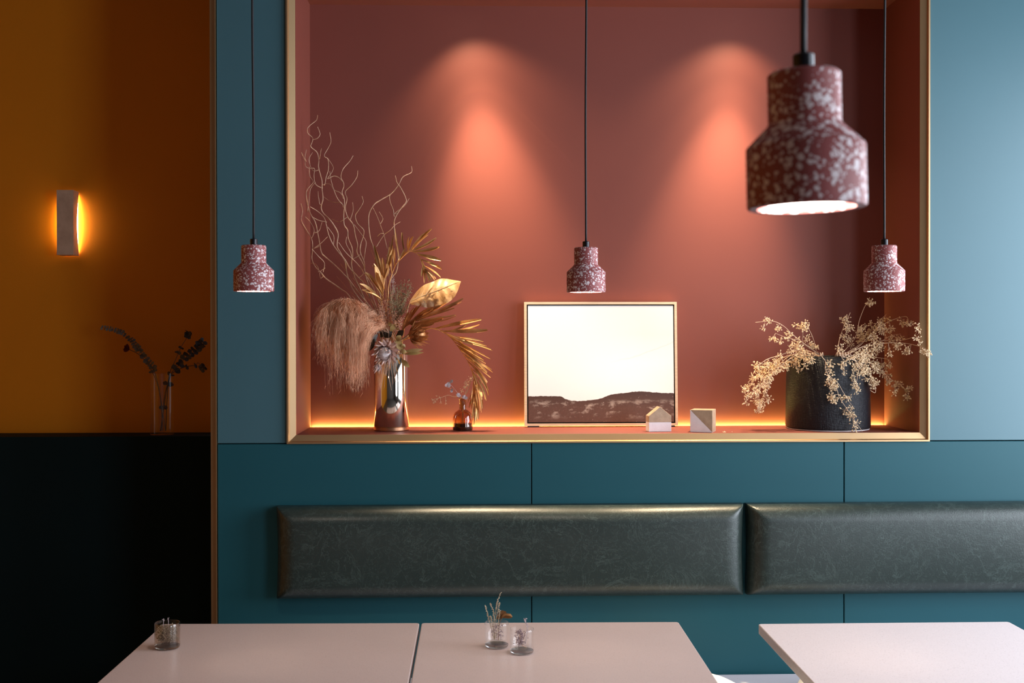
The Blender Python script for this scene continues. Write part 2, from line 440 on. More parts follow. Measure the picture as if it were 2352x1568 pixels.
# right wall with two windows
bm = bmesh.new()
zs0, zs1 = WIN[0][2]-WIN[0][4]/2, WIN[0][2]+WIN[0][4]/2
T = .16
add_box(bm, X_R, X_R+T, Y_F-.1, .75, 0, zs0); add_box(bm, X_R, X_R+T, Y_F-.1, .75, zs1, Z_C)
ys = [Y_F-.1] + sorted([v for w_ in WIN for v in (w_[1]-w_[3]/2, w_[1]+w_[3]/2)]) + [.75]
for a, b in zip(ys[0::2], ys[1::2]): add_box(bm, X_R, X_R+T, a, b, zs0, zs1)
struct('wall_right', bm, 'white', 'plain plaster wall with two tall windows', 'wall')
for (n_, yc, zc, sy, sz, e), lo in zip(WIN, DAY_LIGHTS):
    r = thing(n_, 'tall daylight window in the wall right of the niche' if n_ == 'window_1' else 'tall daylight window beside the camera', 'window', (X_R+.1, yc, zs0), kind='structure')
    bm = bmesh.new(); f = .05
    add_box(bm, X_R+.08, X_R+.13, yc-sy/2, yc-sy/2+f, zs0, zs1); add_box(bm, X_R+.08, X_R+.13, yc+sy/2-f, yc+sy/2, zs0, zs1)
    add_box(bm, X_R+.08, X_R+.13, yc-sy/2+f, yc+sy/2-f, zs0, zs0+f); add_box(bm, X_R+.08, X_R+.13, yc-sy/2+f, yc+sy/2-f, zs1-f, zs1)
    obj('window_frame', bm, 'frame_dark', r)
    obj('pane', BOX(X_R+.1, X_R+.106, yc-sy/2+f, yc+sy/2-f, zs0+f, zs1-f), 'pane', r)
    lo.parent = r; lo.location = lo.location - Vector(r.location)
# panelled back wall: a carcass with the niche cut out, clad in separate panels
wb = bmesh.new(); c0 = .014
SN = .03                                          # carcass clearance round the niche lining
add_box(wb, XW0+.012, NX0-SN, c0, .42, 0, Z_C); add_box(wb, NX1+SN, X_R, c0, .42, 0, Z_C)
add_box(wb, NX0-SN, NX1+SN, c0, .42, 0, NZ0-SN); add_box(wb, NX0-SN, NX1+SN, c0, .42, NZ1+SN, Z_C)
add_box(wb, NX0-SN, NX1+SN, ND+SN, .42, NZ0-SN, NZ1+SN)
WB = struct('wall_back', wb, 'joint', 'teal panelled wall with the lit display niche', 'wall')
ORG[WB] = Vector((0, 0, 0))
g = .0016
TRM = .027                                       # width of the brass trim round the niche
ZJ = (P(580, 1018.5, 0).z + P(2250, 1012, 0).z)/2
J1, J2 = P(1220.5, 1080, 0).x, P(1938.5, 1080, 0).x
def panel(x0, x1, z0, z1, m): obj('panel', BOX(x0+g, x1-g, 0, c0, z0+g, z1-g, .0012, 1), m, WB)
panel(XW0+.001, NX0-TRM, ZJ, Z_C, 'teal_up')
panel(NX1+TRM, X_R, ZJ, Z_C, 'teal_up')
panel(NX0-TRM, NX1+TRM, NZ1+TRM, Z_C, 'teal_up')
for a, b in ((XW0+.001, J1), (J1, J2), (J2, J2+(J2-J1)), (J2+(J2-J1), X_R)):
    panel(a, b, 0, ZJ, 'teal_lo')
# the lining of the niche
WN = thing('wall_niche', 'terracotta lined display niche with a lit back wall', 'niche', (NX0, ND, NZ0), kind='structure')
tk = .02
obj('back_panel', BOX(NX0-tk, NX1+tk, ND, ND+tk, NZ0-tk, NZ1+tk), 'terra', WN)
obj('side_panel', BOX(NX0-tk, NX0, .0130, ND, NZ0-tk, NZ1), 'terra', WN)
obj('side_panel', BOX(NX1, NX1+tk, .0130, ND, NZ0-tk, NZ1), 'terra', WN)
obj('top_panel', BOX(NX0-tk, NX1+tk, .0130, ND, NZ1, NZ1+tk), 'terra', WN)
SLOT = .013
obj('shelf', BOX(NX0, NX1, .0130, ND-SLOT, NZ0-tk, NZ0, .0008, 1), 'terra', WN)
st = obj('light_strip', BOX(NX0+.004, NX1-.004, ND-SLOT+.0015, ND-.0015, NZ0-.012, NZ0-.0035), 'strip', WN)
tag(st, 'glowing warm light strip along the back of the shelf')
# brass trim round the niche, mitred: (outward offset, depth)
prof = [(TRM, 0.004), (TRM, -.008), (TRM-.005, -.008), (TRM-.007, -.004), (TRM-.008, .001), (0.0, .0085), (0.0, .0125), (TRM, .0125)]
bm = bmesh.new()
rings = []
for o_, d_ in prof:
    rings.append([bm.verts.new(v) for v in ((NX0-o_, d_, NZ0-o_), (NX1+o_, d_, NZ0-o_), (NX1+o_, d_, NZ1+o_), (NX0-o_, d_, NZ1+o_))])
for a, b in zip(rings, rings[1:] + rings[:1]):
    for k in range(4):
        j = (k+1) % 4; bm.faces.new((a[k], a[j], b[j], b[k]))
bmesh.ops.recalc_face_normals(bm, faces=bm.faces)
struct('trim_1', bm, 'brass', 'brushed brass frame moulding around the niche', 'trim')
# brass corner strip at the left end of the panelled wall
xa, xb = P(483.5, 700, 0.012).x, XW0
bm = bmesh.new()
add_box(bm, xa, xb-.0025, .010, .42, 0, Z_C); add_box(bm, xb-.0025, xb+.0005, -.004, .42, 0, Z_C)
struct('trim_2', bm, 'brass', 'vertical brass strip at the left corner of the panelled wall', 'trim')
# downlights in the niche ceiling
SPY = .165
for px, lab, tx in ((1066, 'small round downlight above the vase of dried flowers', 1185), (1692, 'small round downlight above the black pot', 1625)):
    q = P(px, 15, ND); q = Vector((q.x, SPY, NZ1))
    r = thing('downlight', lab, 'downlight', (q.x, q.y, q.z-.001), 'downlights in the niche ceiling')
    ORG[r] = Vector(r.location)
    obj('rim', LATHE([(.030, -.001), (.034, -.001), (.034, -.004), (.028, -.004), (.026, -.0005), (.030, -.001)], q, 32), 'black', r, True)
    obj('lens', LATHE([(0, -.0012), (.0255, -.0012), (.0255, -.0005), (0, -.0005)], q, 24), 'downlight', r)
    L = bpy.data.lights.new('spot', 'SPOT'); L.energy = SPOT_W; L.color = (1.0, .78, .50); L.spot_size = math.radians(106); L.spot_blend = .8; L.shadow_soft_size = .018
    lo = bpy.data.objects.new('spot', L); COL.objects.link(lo); lo.parent = r; lo.location = (0, 0, -.012)
    tgt = P(tx, 700, ND); tgt.y = SPY + .10
    lo.rotation_euler = (tgt - q).to_track_quat('-Z', 'Y').to_euler()
    L2_ = L.copy(); L2_.name = 'beam'; L2_.energy = BEAM_W; L2_.spot_size = math.radians(62); L2_.spot_blend = 1.0   # the reflector's narrow beam
    l2 = bpy.data.objects.new('beam', L2_); COL.objects.link(l2); l2.parent = r; l2.location = (0, 0, -.014); l2.rotation_euler = lo.rotation_euler
    L3_ = L.copy(); L3_.name = 'core_beam'; L3_.energy = 175.0; L3_.spot_size = math.radians(46); L3_.spot_blend = 1.0
    l3 = bpy.data.objects.new('core_beam', L3_); COL.objects.link(l3); l3.parent = r; l3.location = (0, 0, -.016)
    tgt = P(tx, 800, ND); tgt.y = SPY + .085
    l3.rotation_euler = (tgt - q).to_track_quat('-Z', 'Y').to_euler()
# ================================================================== bench, back cushions, tables
bx0 = P(560, 1500, 0).x
r = thing('bench', 'long pale upholstered bench against the teal wall', 'bench', ((bx0+X_R)/2, -.26, 0))
obj('base', BOX(bx0+.03, X_R-.005, -.46, -.003, 0, .34), 'bench_base', r)
obj('seat', BOX(bx0, X_R-.004, -.50, -.003, .342, .45, .02, 3), 'bench', r)
def back_cushion(x0, x1, lab):
    z0, z1 = P(1100, 1377, -.07).z, P(1100, 1163, -.055).z
    yb, yf = -.003, -.078
    def grid(n, L, R):                              # finer rows near both ends
        ed = [R*(1-math.cos(math.pi/2*i/9)) for i in range(10)]
        inn = [R + (L-2*R)*i/n for i in range(1, n)]
        return [v/L for v in ed + inn + [L-v for v in ed[::-1]]]
    US, VS = grid(40, x1-x0, .064), grid(8, z1-z0, .052)
    nx, nz = len(US)-1, len(VS)-1
    bm = bmesh.new(); V = {}
    for i in range(nx+1):
        for k in range(nz+1):
            u, v = US[i], VS[k]
            x, z = x0+(x1-x0)*u, z0+(z1-z0)*v
            ex, ez = min(u, 1-u)*(x1-x0), min(v, 1-v)*(z1-z0)
            R = .046
            def rnd(e, R=R): return 1.0 if e >= R else math.sqrt(max(0, 1-((R-e)/R)**2))
            d = .022 + (.053 + .004*math.sin(u*9.1+1))*min(rnd(ex, .062), rnd(ez, .05)) if True else 0
            d += .006*math.sin(u*math.pi)*math.sin(v*math.pi)
            x2 = x + (.004*math.sin(v*math.pi) if u > .5 else -.004*math.sin(v*math.pi))*(1-min(1, ex/.1))*-1
            V[i, k] = bm.verts.new((x2, yb-d, z))
    for i in range(nx):
        for k in range(nz): bm.faces.new((V[i, k], V[i+1, k], V[i+1, k+1], V[i, k+1]))
    edge = [V[i, 0] for i in range(nx+1)] + [V[nx, k] for k in range(1, nz+1)] + [V[i, nz] for i in range(nx-1, -1, -1)] + [V[0, k] for k in range(nz-1, 0, -1)]
    bk = [bm.verts.new((v.co.x, yb, v.co.z)) for v in edge]
    n = len(edge)
    for i in range(n): bm.faces.new((edge[(i+1) % n], edge[i], bk[i], bk[(i+1) % n]))
    bm.faces.new(bk)
    bmesh.ops.recalc_face_normals(bm, faces=bm.faces)
    o = obj('back_cushion', bm, 'leather', smooth=True, loc=((x0+x1)/2, 0, z0), sharp=70)
    tag(o, lab, 'cushion', 'leather back cushions on the teal wall')
    return o
cx0, cx1 = P(630, 1270, -.07).x, P(1714, 1270, -.07).x
cx2 = P(1722, 1270, -.07).x
back_cushion(cx0, cx1, 'long dark green leather back cushion below the framed landscape, left of the pair')
back_cushion(cx2, cx2+(cx1-cx0), 'dark green leather back cushion cut by the right picture edge')
for x, y, lab in ((.60, -.315, 'white round seat pad peeking out beside the middle table'), (1.115, -.315, 'white round seat pad mostly hidden behind the right table')):
    o = obj('seat_pad', LATHE([(0, 0), (.15, 0), (.172, .012), (.18, .03), (.172, .048), (.15, .06), (0, .068)], (x, y, .451), 40), 'white_fabric', smooth=True, loc=(x, y, .451))
    tag(o, lab, 'cushion', 'round seat pads on the bench')
TZ = .75
def table(c4, lab, mat):
    """c4 = back-left, back-right, front-right, front-left as world points on the top plane"""
    cen = sum(c4, Vector())/4
    r = thing('dining_table', lab, 'table', (cen.x, cen.y, 0), 'stone topped tables')
    bm = bmesh.new(); th = .026
    top = [bm.verts.new(p) for p in c4]; bot = [bm.verts.new(p - Vector((0, 0, th))) for p in c4]
    bm.faces.new(top[::-1]); bm.faces.new(bot)
    for i in range(4):
        j = (i+1) % 4; bm.faces.new((top[i], top[j], bot[j], bot[i]))
    bmesh.ops.recalc_face_normals(bm, faces=bm.faces)
    ve = [e for e in bm.edges if abs(e.verts[0].co.z - e.verts[1].co.z) > .01]
    bmesh.ops.bevel(bm, geom=ve, offset=.008, segments=3, profile=.5, affect='EDGES')
    he = [e for e in bm.edges if abs(e.verts[0].co.z - e.verts[1].co.z) < .001]
    bmesh.ops.bevel(bm, geom=he, offset=.0025, segments=2, profile=.5, affect='EDGES')
    obj('table_top', bm, mat, r)
    obj('column', LATHE([(.035, .012), (.035, TZ-th-.012)], (cen.x, cen.y, 0), 24), 'table_base', r, True)
    obj('top_plate', BOX(cen.x-.14, cen.x+.14, cen.y-.14, cen.y+.14, TZ-th-.012, TZ-th), 'table_base', r)
    obj('foot_plate', BOX(cen.x-.22, cen.x+.22, cen.y-.2, cen.y+.2, 0, .012, .004), 'table_base', r)
    return r
def corners(bl, br, lslope, rslope, depth=.70):
    a, b = PZ(*bl, TZ), PZ(*br, TZ)
    def down(p, s):
        q = PZ(p[0]+s*130, p[1]+130, TZ); d = q - PZ(*p, TZ); d.normalize(); return PZ(*p, TZ) + d*depth
    return [a, b, down(br, rslope), down(bl, lslope)]
table(corners((376, 1432), (963.5, 1430), -1.13, -.185), 'stone topped table with a single smoky glass on it, leftmost of the three', 'top_a')
table(corners((968.5, 1430), (1558, 1427.5), -.180, .655), 'stone topped table with two clear glasses, in the middle', 'top_a')
table(corners((1741, 1432), (2317, 1427), .945, 1.86), 'bare daylit stone topped table at the right', 'top_c')
# ================================================================== pendant lamps
_pm = {}
def pendant(px, bot_py, D, lab, roll=0.0, cordw=None):
    """D = distance in front of the camera; the shade's lower rim hangs at bot_py"""
    Y = D - DW
    c = P(px, bot_py, Y)
    r = thing('pendant_lamp', lab, 'pendant lamp', c, 'terrazzo pendant lamps')
    R1, R2, H1, H2, H3 = .0475, .0291, .0500, .0680, .1095
    if not _pm:
        pr = [(R1-.009, .010), (R1-.0085, .0), (R1-.001, 0), (R1, .0015), (R1, H1-.001), (R1-.0012, H1+.0006), (R2+.0006, H2-.001), (R2, H2+.0012), (R2, H3-.002), (R2-.002, H3), (.008, H3), (.006, H3-.004)]
        _pm['shade'] = LATHE(pr, (0, 0, 0), 64)
        _pm['inner'] = LATHE([(R1-.009, .0096), (R1-.0095, H1-.006), (R2-.006, H2), (R2-.006, H3-.008), (0, H3-.007)], (0, 0, 0), 48)
        _pm['bulb'] = LATHE([(0, .003), (.022, .0035), (R1-.0095, .005), (R1-.0095, .009), (0, .010)], (0, 0, 0), 40)
        _pm['ferrule'] = LATHE([(0, H3-.001), (.0085, H3-.001), (.0085, H3+.0142), (.0070, H3+.0155), (0, H3+.0155)], (0, 0, 0), 24)
        for k, b in list(_pm.items()):
            me = bpy.data.meshes.new(k); b.normal_update(); b.to_mesh(me); b.free()
            for p in me.polygons: p.use_smooth = True
            me.materials.append(MT[{'shade': 'terrazzo', 'inner': 'lamp_in', 'bulb': 'bulb', 'ferrule': 'black'}[k]])
            if hasattr(me, 'set_sharp_from_angle'): me.set_sharp_from_angle(angle=math.radians(38))
            _pm[k] = me
    for k, nm in (('shade', 'lamp_shade'), ('inner', 'reflector'), ('bulb', 'bulb'), ('ferrule', 'ferrule')):
        o = bpy.data.objects.new(nm, _pm[k]); COL.objects.link(o); o.parent = r
    top = Z_C - .001 - c.z
    amp = .0022*random.uniform(.6, 1.2); ph = random.uniform(0, 6)
    cw = []
    for i in range(41):
        t = i/40; z = H3+.012 + (top-.02-H3-.012)*t
        cw.append((amp*math.sin(t*9+ph)*math.sin(t*math.pi), .0, z))
    bm = TUBE(cw, .0027, n=10)
    me = bpy.data.meshes.new('cord'); bm.to_mesh(me); bm.free(); me.materials.append(MT['cord'])
    for p in me.polygons: p.use_smooth = True
    o = bpy.data.objects.new('cord', me); COL.objects.link(o); o.parent = r
    bm = LATHE([(0, top-.022), (.035, top-.022), (.04, top-.018), (.04, top), (0, top)], (0, 0, 0), 32)
    me = bpy.data.meshes.new('ceiling_cup'); bm.to_mesh(me); bm.free(); me.materials.append(MT['black'])
    o = bpy.data.objects.new('ceiling_cup', me); COL.objects.link(o); o.parent = r
    if roll:                                    # a shade hanging slightly askew on its cord
        for ch in r.children:
            if ch.name.split('.')[0] in ('lamp_shade', 'reflector', 'bulb', 'ferrule'):
                Rm = Matrix.Rotation(roll, 4, 'Y'); pv = Matrix.Translation((0, 0, H3+.012))
                ch.matrix_local = pv @ Rm @ pv.inverted()
    L = bpy.data.lights.new('lamp_light', 'SPOT'); L.energy = PEND_W; L.color = (1.0, .80, .62)
    L.spot_size = math.radians(120); L.spot_blend = .6; L.shadow_soft_size = .03
    lo = bpy.data.objects.new('lamp_light', L); COL.objects.link(lo); lo.parent = r; lo.location = (0, 0, .001)
    # each shade turned its own way
    a = random.uniform(0, 6.28)
    for ch in r.children:
        if ch.name.startswith('lamp_shade') and not roll: ch.rotation_euler.z = a
    return r
pendant(583, 669, .095*F_PX/91.0, 'small speckled burgundy terrazzo pendant hanging before the left teal panel')
pendant(1346, 671, .095*F_PX/89.0, 'small speckled burgundy terrazzo pendant hanging above the framed landscape')
pendant(2031, 669, .095*F_PX/92.0, 'small speckled burgundy terrazzo pendant hanging by the right brass trim')
pendant(1845, 478, .095*F_PX/271.0, 'large blurred burgundy terrazzo pendant close to the camera', roll=-.022)
# ================================================================== wall sconce
yf = YA - .060
a, b = P(130, 436, yf), P(168.5, 585, yf)
sx0, sx1, sz0, sz1 = a.x, b.x, b.z, a.z
r = thing('wall_sconce', 'slim concrete wall sconce glowing on the ochre wall', 'wall lamp', ((sx0+sx1)/2, YA-.001, (sz0+sz1)/2))
bm = bmesh.new(); n = 24
arc = [(YA-.002 - .019*math.sin(math.pi*max(0, min(1, (i/n-.04)/.92))), sz0+(sz1-sz0)*i/n) for i in range(n+1)]
front = [(yf, sz1), (yf, sz0)]
pl = arc + front
lv = [bm.verts.new((sx0, y, z)) for y, z in pl]; rv = [bm.verts.new((sx1, y, z)) for y, z in pl]
for i in range(len(pl)):
    j = (i+1) % len(pl); bm.faces.new((lv[i], lv[j], rv[j], rv[i]))
bm.faces.new(lv[::-1]); bm.faces.new(rv)
bmesh.ops.recalc_face_normals(bm, faces=bm.faces); bmesh.ops.triangulate(bm, faces=[f for f in bm.faces if len(f.verts) > 4])
obj('block', bm, 'concrete', r)
bm = bmesh.new()
arc2 = [(YA-.0015 - .0165*math.sin(math.pi*max(0, min(1, (i/n-.05)/.90))), sz0+(sz1-sz0)*i/n) for i in range(1, n)]
lv = [bm.verts.new((sx0+.003, y, z)) for y, z in arc2]; rv = [bm.verts.new((sx1-.003, y, z)) for y, z in arc2]
for i in range(len(arc2)):
    j = (i+1) % len(arc2); bm.faces.new((lv[i], lv[j], rv[j], rv[i]))
bm.faces.new(lv[::-1]); bm.faces.new(rv)
bmesh.ops.recalc_face_normals(bm, faces=bm.faces); bmesh.ops.triangulate(bm, faces=[f for f in bm.faces if len(f.verts) > 4])
obj('diffuser', bm, 'sconce_core', r)
#@@OBJECTS
# ================================================================== framed landscape leaning in the niche
FYb, FYt = .268, .292                             # front face depth at foot and at top (leaning back)
bl, br_, tl, tr_ = P(1205.5, 982, FYb), P(1557, 981, FYb), P(1203, 697, FYt), P(1554, 697, FYt)
fw = ((br_-bl).length + (tr_-tl).length)/2; fh = ((tl-bl).length + (tr_-br_).length)/2
fc = Vector(((bl.x+br_.x)/2, FYb, NZ0+.0045))
tilt = math.atan2(FYt-FYb, fh)
r = thing('picture_frame', 'framed misty landscape print leaning on the niche wall', 'picture', fc)
bm = bmesh.new(); e = .0085; dp = .022
add_box(bm, fc.x-fw/2, fc.x-fw/2+e, fc.y, fc.y+dp, fc.z, fc.z+fh); add_box(bm, fc.x+fw/2-e, fc.x+fw/2, fc.y, fc.y+dp, fc.z, fc.z+fh)
add_box(bm, fc.x-fw/2+e, fc.x+fw/2-e, fc.y, fc.y+dp, fc.z, fc.z+e); add_box(bm, fc.x-fw/2+e, fc.x+fw/2-e, fc.y, fc.y+dp, fc.z+fh-e, fc.z+fh)
obj('frame', bm, 'frame_wood', r)
obj('backing', BOX(fc.x-fw/2+e, fc.x+fw/2-e, fc.y+.016, fc.y+.020, fc.z+e, fc.z+fh-e), 'black_gap', r)
gp = .0042
pw, ph_ = fw-2*e-2*gp, fh-2*e-2*gp
MT['print'] = painting(pw, ph_)
pc = Vector((fc.x, fc.y+.0015, fc.z+e+gp))
obj('print', BOX(pc.x-pw/2, pc.x+pw/2, pc.y, pc.y+.010, pc.z, pc.z+ph_), 'print', r, loc=pc)
for s in (-1, 1): obj('foot', BOX(fc.x+s*(fw/2-.03)-.02, fc.x+s*(fw/2-.03)+.02, fc.y+.004, fc.y+.02, fc.z-.0044, fc.z), 'black_gap', r)
r.rotation_euler.x = -tilt
# ================================================================== two ornament blocks
c = P(1513, 992, .135); c = Vector((PZ(1516, 992, NZ0).x, PZ(1516, 992, NZ0).y+.03, NZ0+.0006))
s = PX(c.y); hw, hb, he, hd = 26.5*s, 21.5*s, 36*s, .020
r = thing('house_ornament', 'small house shaped block, beige gable over a white base', 'ornament', c)
def extr(poly, y0, y1, c, yaw=0.0):
    bm = bmesh.new()
    f = [bm.verts.new((c.x+x, c.y+y0, c.z+z)) for x, z in poly]; k = [bm.verts.new((c.x+x, c.y+y1, c.z+z)) for x, z in poly]
    bm.faces.new(f); bm.faces.new(k[::-1])
    for i in range(len(poly)):
        j = (i+1) % len(poly); bm.faces.new((f[j], f[i], k[i], k[j]))
    bmesh.ops.recalc_face_normals(bm, faces=bm.faces)
    bmesh.ops.bevel(bm, geom=list(bm.edges), offset=.0006, segments=1, affect='EDGES')
    return bm
top = 57*s
obj('white_base', extr([(-hw, 0), (hw, 0), (hw, hb), (-hw, hb)], -hd, hd, c), 'block_white', r)
obj('beige_gable', extr([(-hw, hb+.0003), (hw, hb+.0003), (hw, he), (0, top), (-hw, he)], -hd, hd, c), 'block_beige', r)
r.rotation_euler.z = .10
c = PZ(1614, 993, NZ0); c = Vector((PZ(1620, 993, NZ0).x, c.y+.036, NZ0+.0006))
s = PX(c.y); a = 25.5*s
r = thing('cube_ornament', 'small cube ornament split diagonally into beige and white', 'ornament', c)
obj('white_half', extr([(-a, 0), (a, 0), (-a, 2*a)], -a, a, c), 'block_white', r)
obj('beige_half', extr([(a, .0006), (a, 2*a), (-a+.0006, 2*a)], -a, a, c), 'block_beige', r)
r.rotation_euler.z = -.36
# ================================================================== metal vase and its dried stems
VB = PZ(899, 991, NZ0); VC = Vector((P(899, 985, VB.y+.057).x, VB.y+.057, NZ0+.0005)); VY = VC.y
VR = 39.5*PX(VY); VH = (P(899, 813, VY).z - NZ0)
r = thing('metal_vase', 'tall mirror polished cylinder vase filled with dried flowers', 'vase', VC)
obj('body', LATHE([(VR-.004, .012), (VR-.002, .0125), (VR, .015), (VR, VH-.0012), (VR-.001, VH), (VR-.0025, VH-.001), (VR-.0028, .018), (0, .018)], VC, 72), 'chrome', r, True)
obj('foot', LATHE([(0, 0), (VR-.001, 0), (VR+.0012, .002), (VR+.0012, .0115), (VR-.001, .0122), (0, .0122)], VC, 64), 'copper', r, True)
MOUTH = VC + Vector((0, 0, VH))
def intovase(k):                                   # points that carry a stem down into the vase
    a = k*2.399; rr = VR*.55
    return [MOUTH + Vector((rr*math.cos(a), rr*math.sin(a), .004)), VC + Vector((-.4*rr*math.cos(a), -.4*rr*math.sin(a), .06 + .02*math.sin(k)))]
O1, S1 = (640, 240), 3.92
WIL = [
 ('long curly willow branch, tallest of the bunch, nearest the niche corner',
  [(350,95),(340,140),(285,185),(258,220),(265,260),(305,300),(300,340),(290,380),(345,430),(360,500),(358,560),(375,630),(390,690),(390,760),(398,850),(382,920),(400,975),(455,1030),(500,1090),(535,1165),(525,1270),(560,1340),(600,1420),(610,1500),(640,1600),(720,1740)],
  [[(350,200),(370,260),(345,295),(305,305)], [(205,430),(235,500),(240,550),(270,572),(320,575),(315,640),(330,715),(388,748)], [(385,395),(365,440),(350,470)], [(250,405),(230,470),(236,500)], [(305,430),(275,490),(290,560),(318,600)], [(460,250),(468,330),(440,385),(402,450),(432,480),(435,560),(410,640),(395,700)]]),
 ('curly willow branch with a forked tip rising mid bunch',
  [(670,460),(640,510),(580,580),(560,650),(582,700),(585,740),(570,790),(590,850),(592,920),(585,990),(590,1080),(620,1130),(625,1200),(660,1290),(665,1360),(655,1440),(690,1568),(760,1720)],
  [[(440,480),(490,560),(480,610),(440,670),(500,645),(550,665),(585,712)], [(415,710),(465,720),(500,770),(560,800),(588,850)], [(460,600),(475,700),(520,830),(575,900)], [(355,780),(360,830),(375,900),(385,905)]]),
 ('curly willow branch ending in a lone hooked tip, right side of the tall bunch',
  [(712,595),(705,650),(660,720),(600,785),(615,850),(600,930),(620,1010),(670,1080),(690,1180),(710,1260),(705,1330),(760,1440),(790,1568),(850,1740)],
  [[(405,830),(460,870),(520,890),(578,895),(600,940)], [(665,880),(672,950),(650,1030)], [(480,1030),(540,1058),(580,1050)]]),
 ('curly willow branch with a short wavy tip below the tallest ones',
  [(750,825),(760,880),(720,950),(690,1000),(710,1070),(765,1130),(760,1190),(740,1250),(735,1330),(770,1420),(775,1500),(810,1580),(880,1720)],
  [[(680,1080),(740,1160),(785,1230),(780,1300),(765,1400)], [(610,1190),(605,1250),(640,1320),(662,1380)]]),
 ('curly willow branch hugging the left side of the niche, lowest curl',
  [(215,965),(205,1040),(240,1110),(270,1160),(300,1220),(305,1300),(300,1390),(330,1460),(380,1510),(430,1568),(560,1660),(660,1760)],
  [[(240,1010),(280,1050),(320,1120),(318,1170),(300,1210)], [(200,890),(225,935),(245,975)], [(280,1425),(340,1440),(375,1480),(385,1515)], [(420,1470),(380,1510),(390,1568)]]),
 ('long curly willow branch curling round beside the niche edge',
  [(275,560),(280,640),(310,690),(300,715),(255,770),(250,830),(268,930),(290,990),(330,1060),(350,1150),(365,1230),(385,1330),(420,1370),(500,1440),(590,1530),(680,1640)],
  [[(330,700),(290,760),(275,880),(268,960)], [(390,1060),(375,1140),(345,1165)], [(440,1190),(390,1260),(345,1310)]]),
 ('curly willow branch arching across the lower middle of the bunch',
  [(285,920),(350,960),(410,1020),(430,1090),(450,1170),(490,1260),(540,1330),(600,1400),(640,1470),(720,1560),(800,1680)],
  [[(300,1010),(360,1040),(420,1050)], [(440,1100),(490,1180),(480,1250)], [(540,1240),(600,1330),(690,1420),(740,1500)], [(300,1300),(350,1360),(400,1420),(385,1500)]]),
 ('looped curly willow branch with the highest tip right of the bunch',
  [(1195,555),(1195,610),(1120,650),(1080,720),(1015,800),(920,858),(860,900),(815,980),(810,1080),(825,1200),(855,1290),(880,1420),(900,1600)],
  [[(850,930),(890,1010),(930,1110),(960,1190),(990,1310)], [(905,965),(940,1030),(920,1080)]]),
 ('thin curly willow branch making a loop above the gold palm leaf',
  [(1050,640),(1065,700),(1100,750),(1140,830),(1145,880),(1090,950),(1045,1030),(1040,1100),(1050,1200),(1075,1370),(1060,1500),(1000,1650)],
  [[(1020,795),(1000,830),(1010,890),(1035,950),(1045,1010)], [(1175,845),(1130,910),(1045,975)], [(1095,1055),(1045,1085),(1000,1130),(950,1165),(910,1220),(875,1275)], [(890,1185),(920,1162),(950,1165)]]),
]
for i, (lab, main, sides) in enumerate(WIL):
    y1 = [.12, .20, .24, .15, .23, .27, .10, .22, .17][i]
    pp = trace(O1, S1, main)
    w3 = lift(pp, y1, VY, .012, i)
    base = intovase(i)
    r = thing('willow_branch', lab, 'branch', base[1], 'curly willow branches in the metal vase')
    obj('stem', TUBE(cat(w3 + base, 5), .0011, .0026, 6), 'willow', r, True)
    for k, sd in enumerate(sides):
        q = lift(trace(O1, S1, sd), y1 + .02*math.sin(k*2+i), None, .006, k)
        n = len(w3)                                        # root the twig on the nearest bit of the stem
        e0, e1 = q[-1], q[0]
        near = min(cat(w3, 5), key=lambda v: (Vector((v.x, v.z)) - Vector((e0.x, e0.z))).length)
        dy = near.y - e0.y
        for t, v in enumerate(q): v.y += dy*(t/(len(q)-1))
        if (near - e0).length < .03: q.append(near)
        obj('twig', TUBE(cat(q, 5), .0009, .0014, 5), 'willow', r, True)
# ---- pampas plume
pth = [(905, 800), (880, 748), (852, 716), (820, 697), (790, 691), (762, 702), (745, 728)]
YP = VY - .075
stem = cat([intovase(3)[1], intovase(3)[0]] + [P(x, y, VY - .075*min(1, k/2)) for k, (x, y) in enumerate(pth)], 6)
r = thing('pampas_plume', 'big drooping beige pampas plume left of the metal vase', 'dried flower', intovase(3)[1])
obj('stem', TUBE(stem, .0022, .0008, 6), 'willow', r, True)
arch = cat([Vector((x, y, 0)) for x, y in pth[1:]], 20)
def ribbon(bm, pts, w):
    a = random.uniform(0, 3.14); prev = None
    N = len(pts)
    for i, p in enumerate(pts):
        d = (pts[min(i+1, N-1)] - pts[max(i-1, 0)]).normalized()
        s = d.cross(Vector((math.cos(a), math.sin(a), .15)))
        if s.length < 1e-3: s = Vector((1, 0, 0))
        s.normalize(); h = w*.5*(1-.75*i/(N-1))
        cur = (bm.verts.new(p-s*h), bm.verts.new(p+s*h))
        if prev: bm.faces.new((prev[0], prev[1], cur[1], cur[0]))
        prev = cur
bm = bmesh.new()
tufts = []
for k in range(330):                                  # tufts of fibres that share a course
    t = random.random()**.8
    s = arch[min(int(t*(len(arch)-1)), len(arch)-1)]
    u = random.random()
    # where the tuft ends: two hanging lobes
    if t < .40: ex = random.uniform(800, 838); ey = random.uniform(770, 893)
    elif t < .62: ex = random.uniform(770, 836); ey = random.uniform(760, 893)
    else: ex = random.uniform(732, 800); ey = random.uniform(740, 893 if u < .6 else 840)
    if ex < 756: ey = min(ey, 800 + (ex-732)*3.4)
    if 781 < ex < 796: ey = min(ey, 868)
    dpt = random.gauss(0, .030)
    tufts.append((s, ex, ey, dpt))
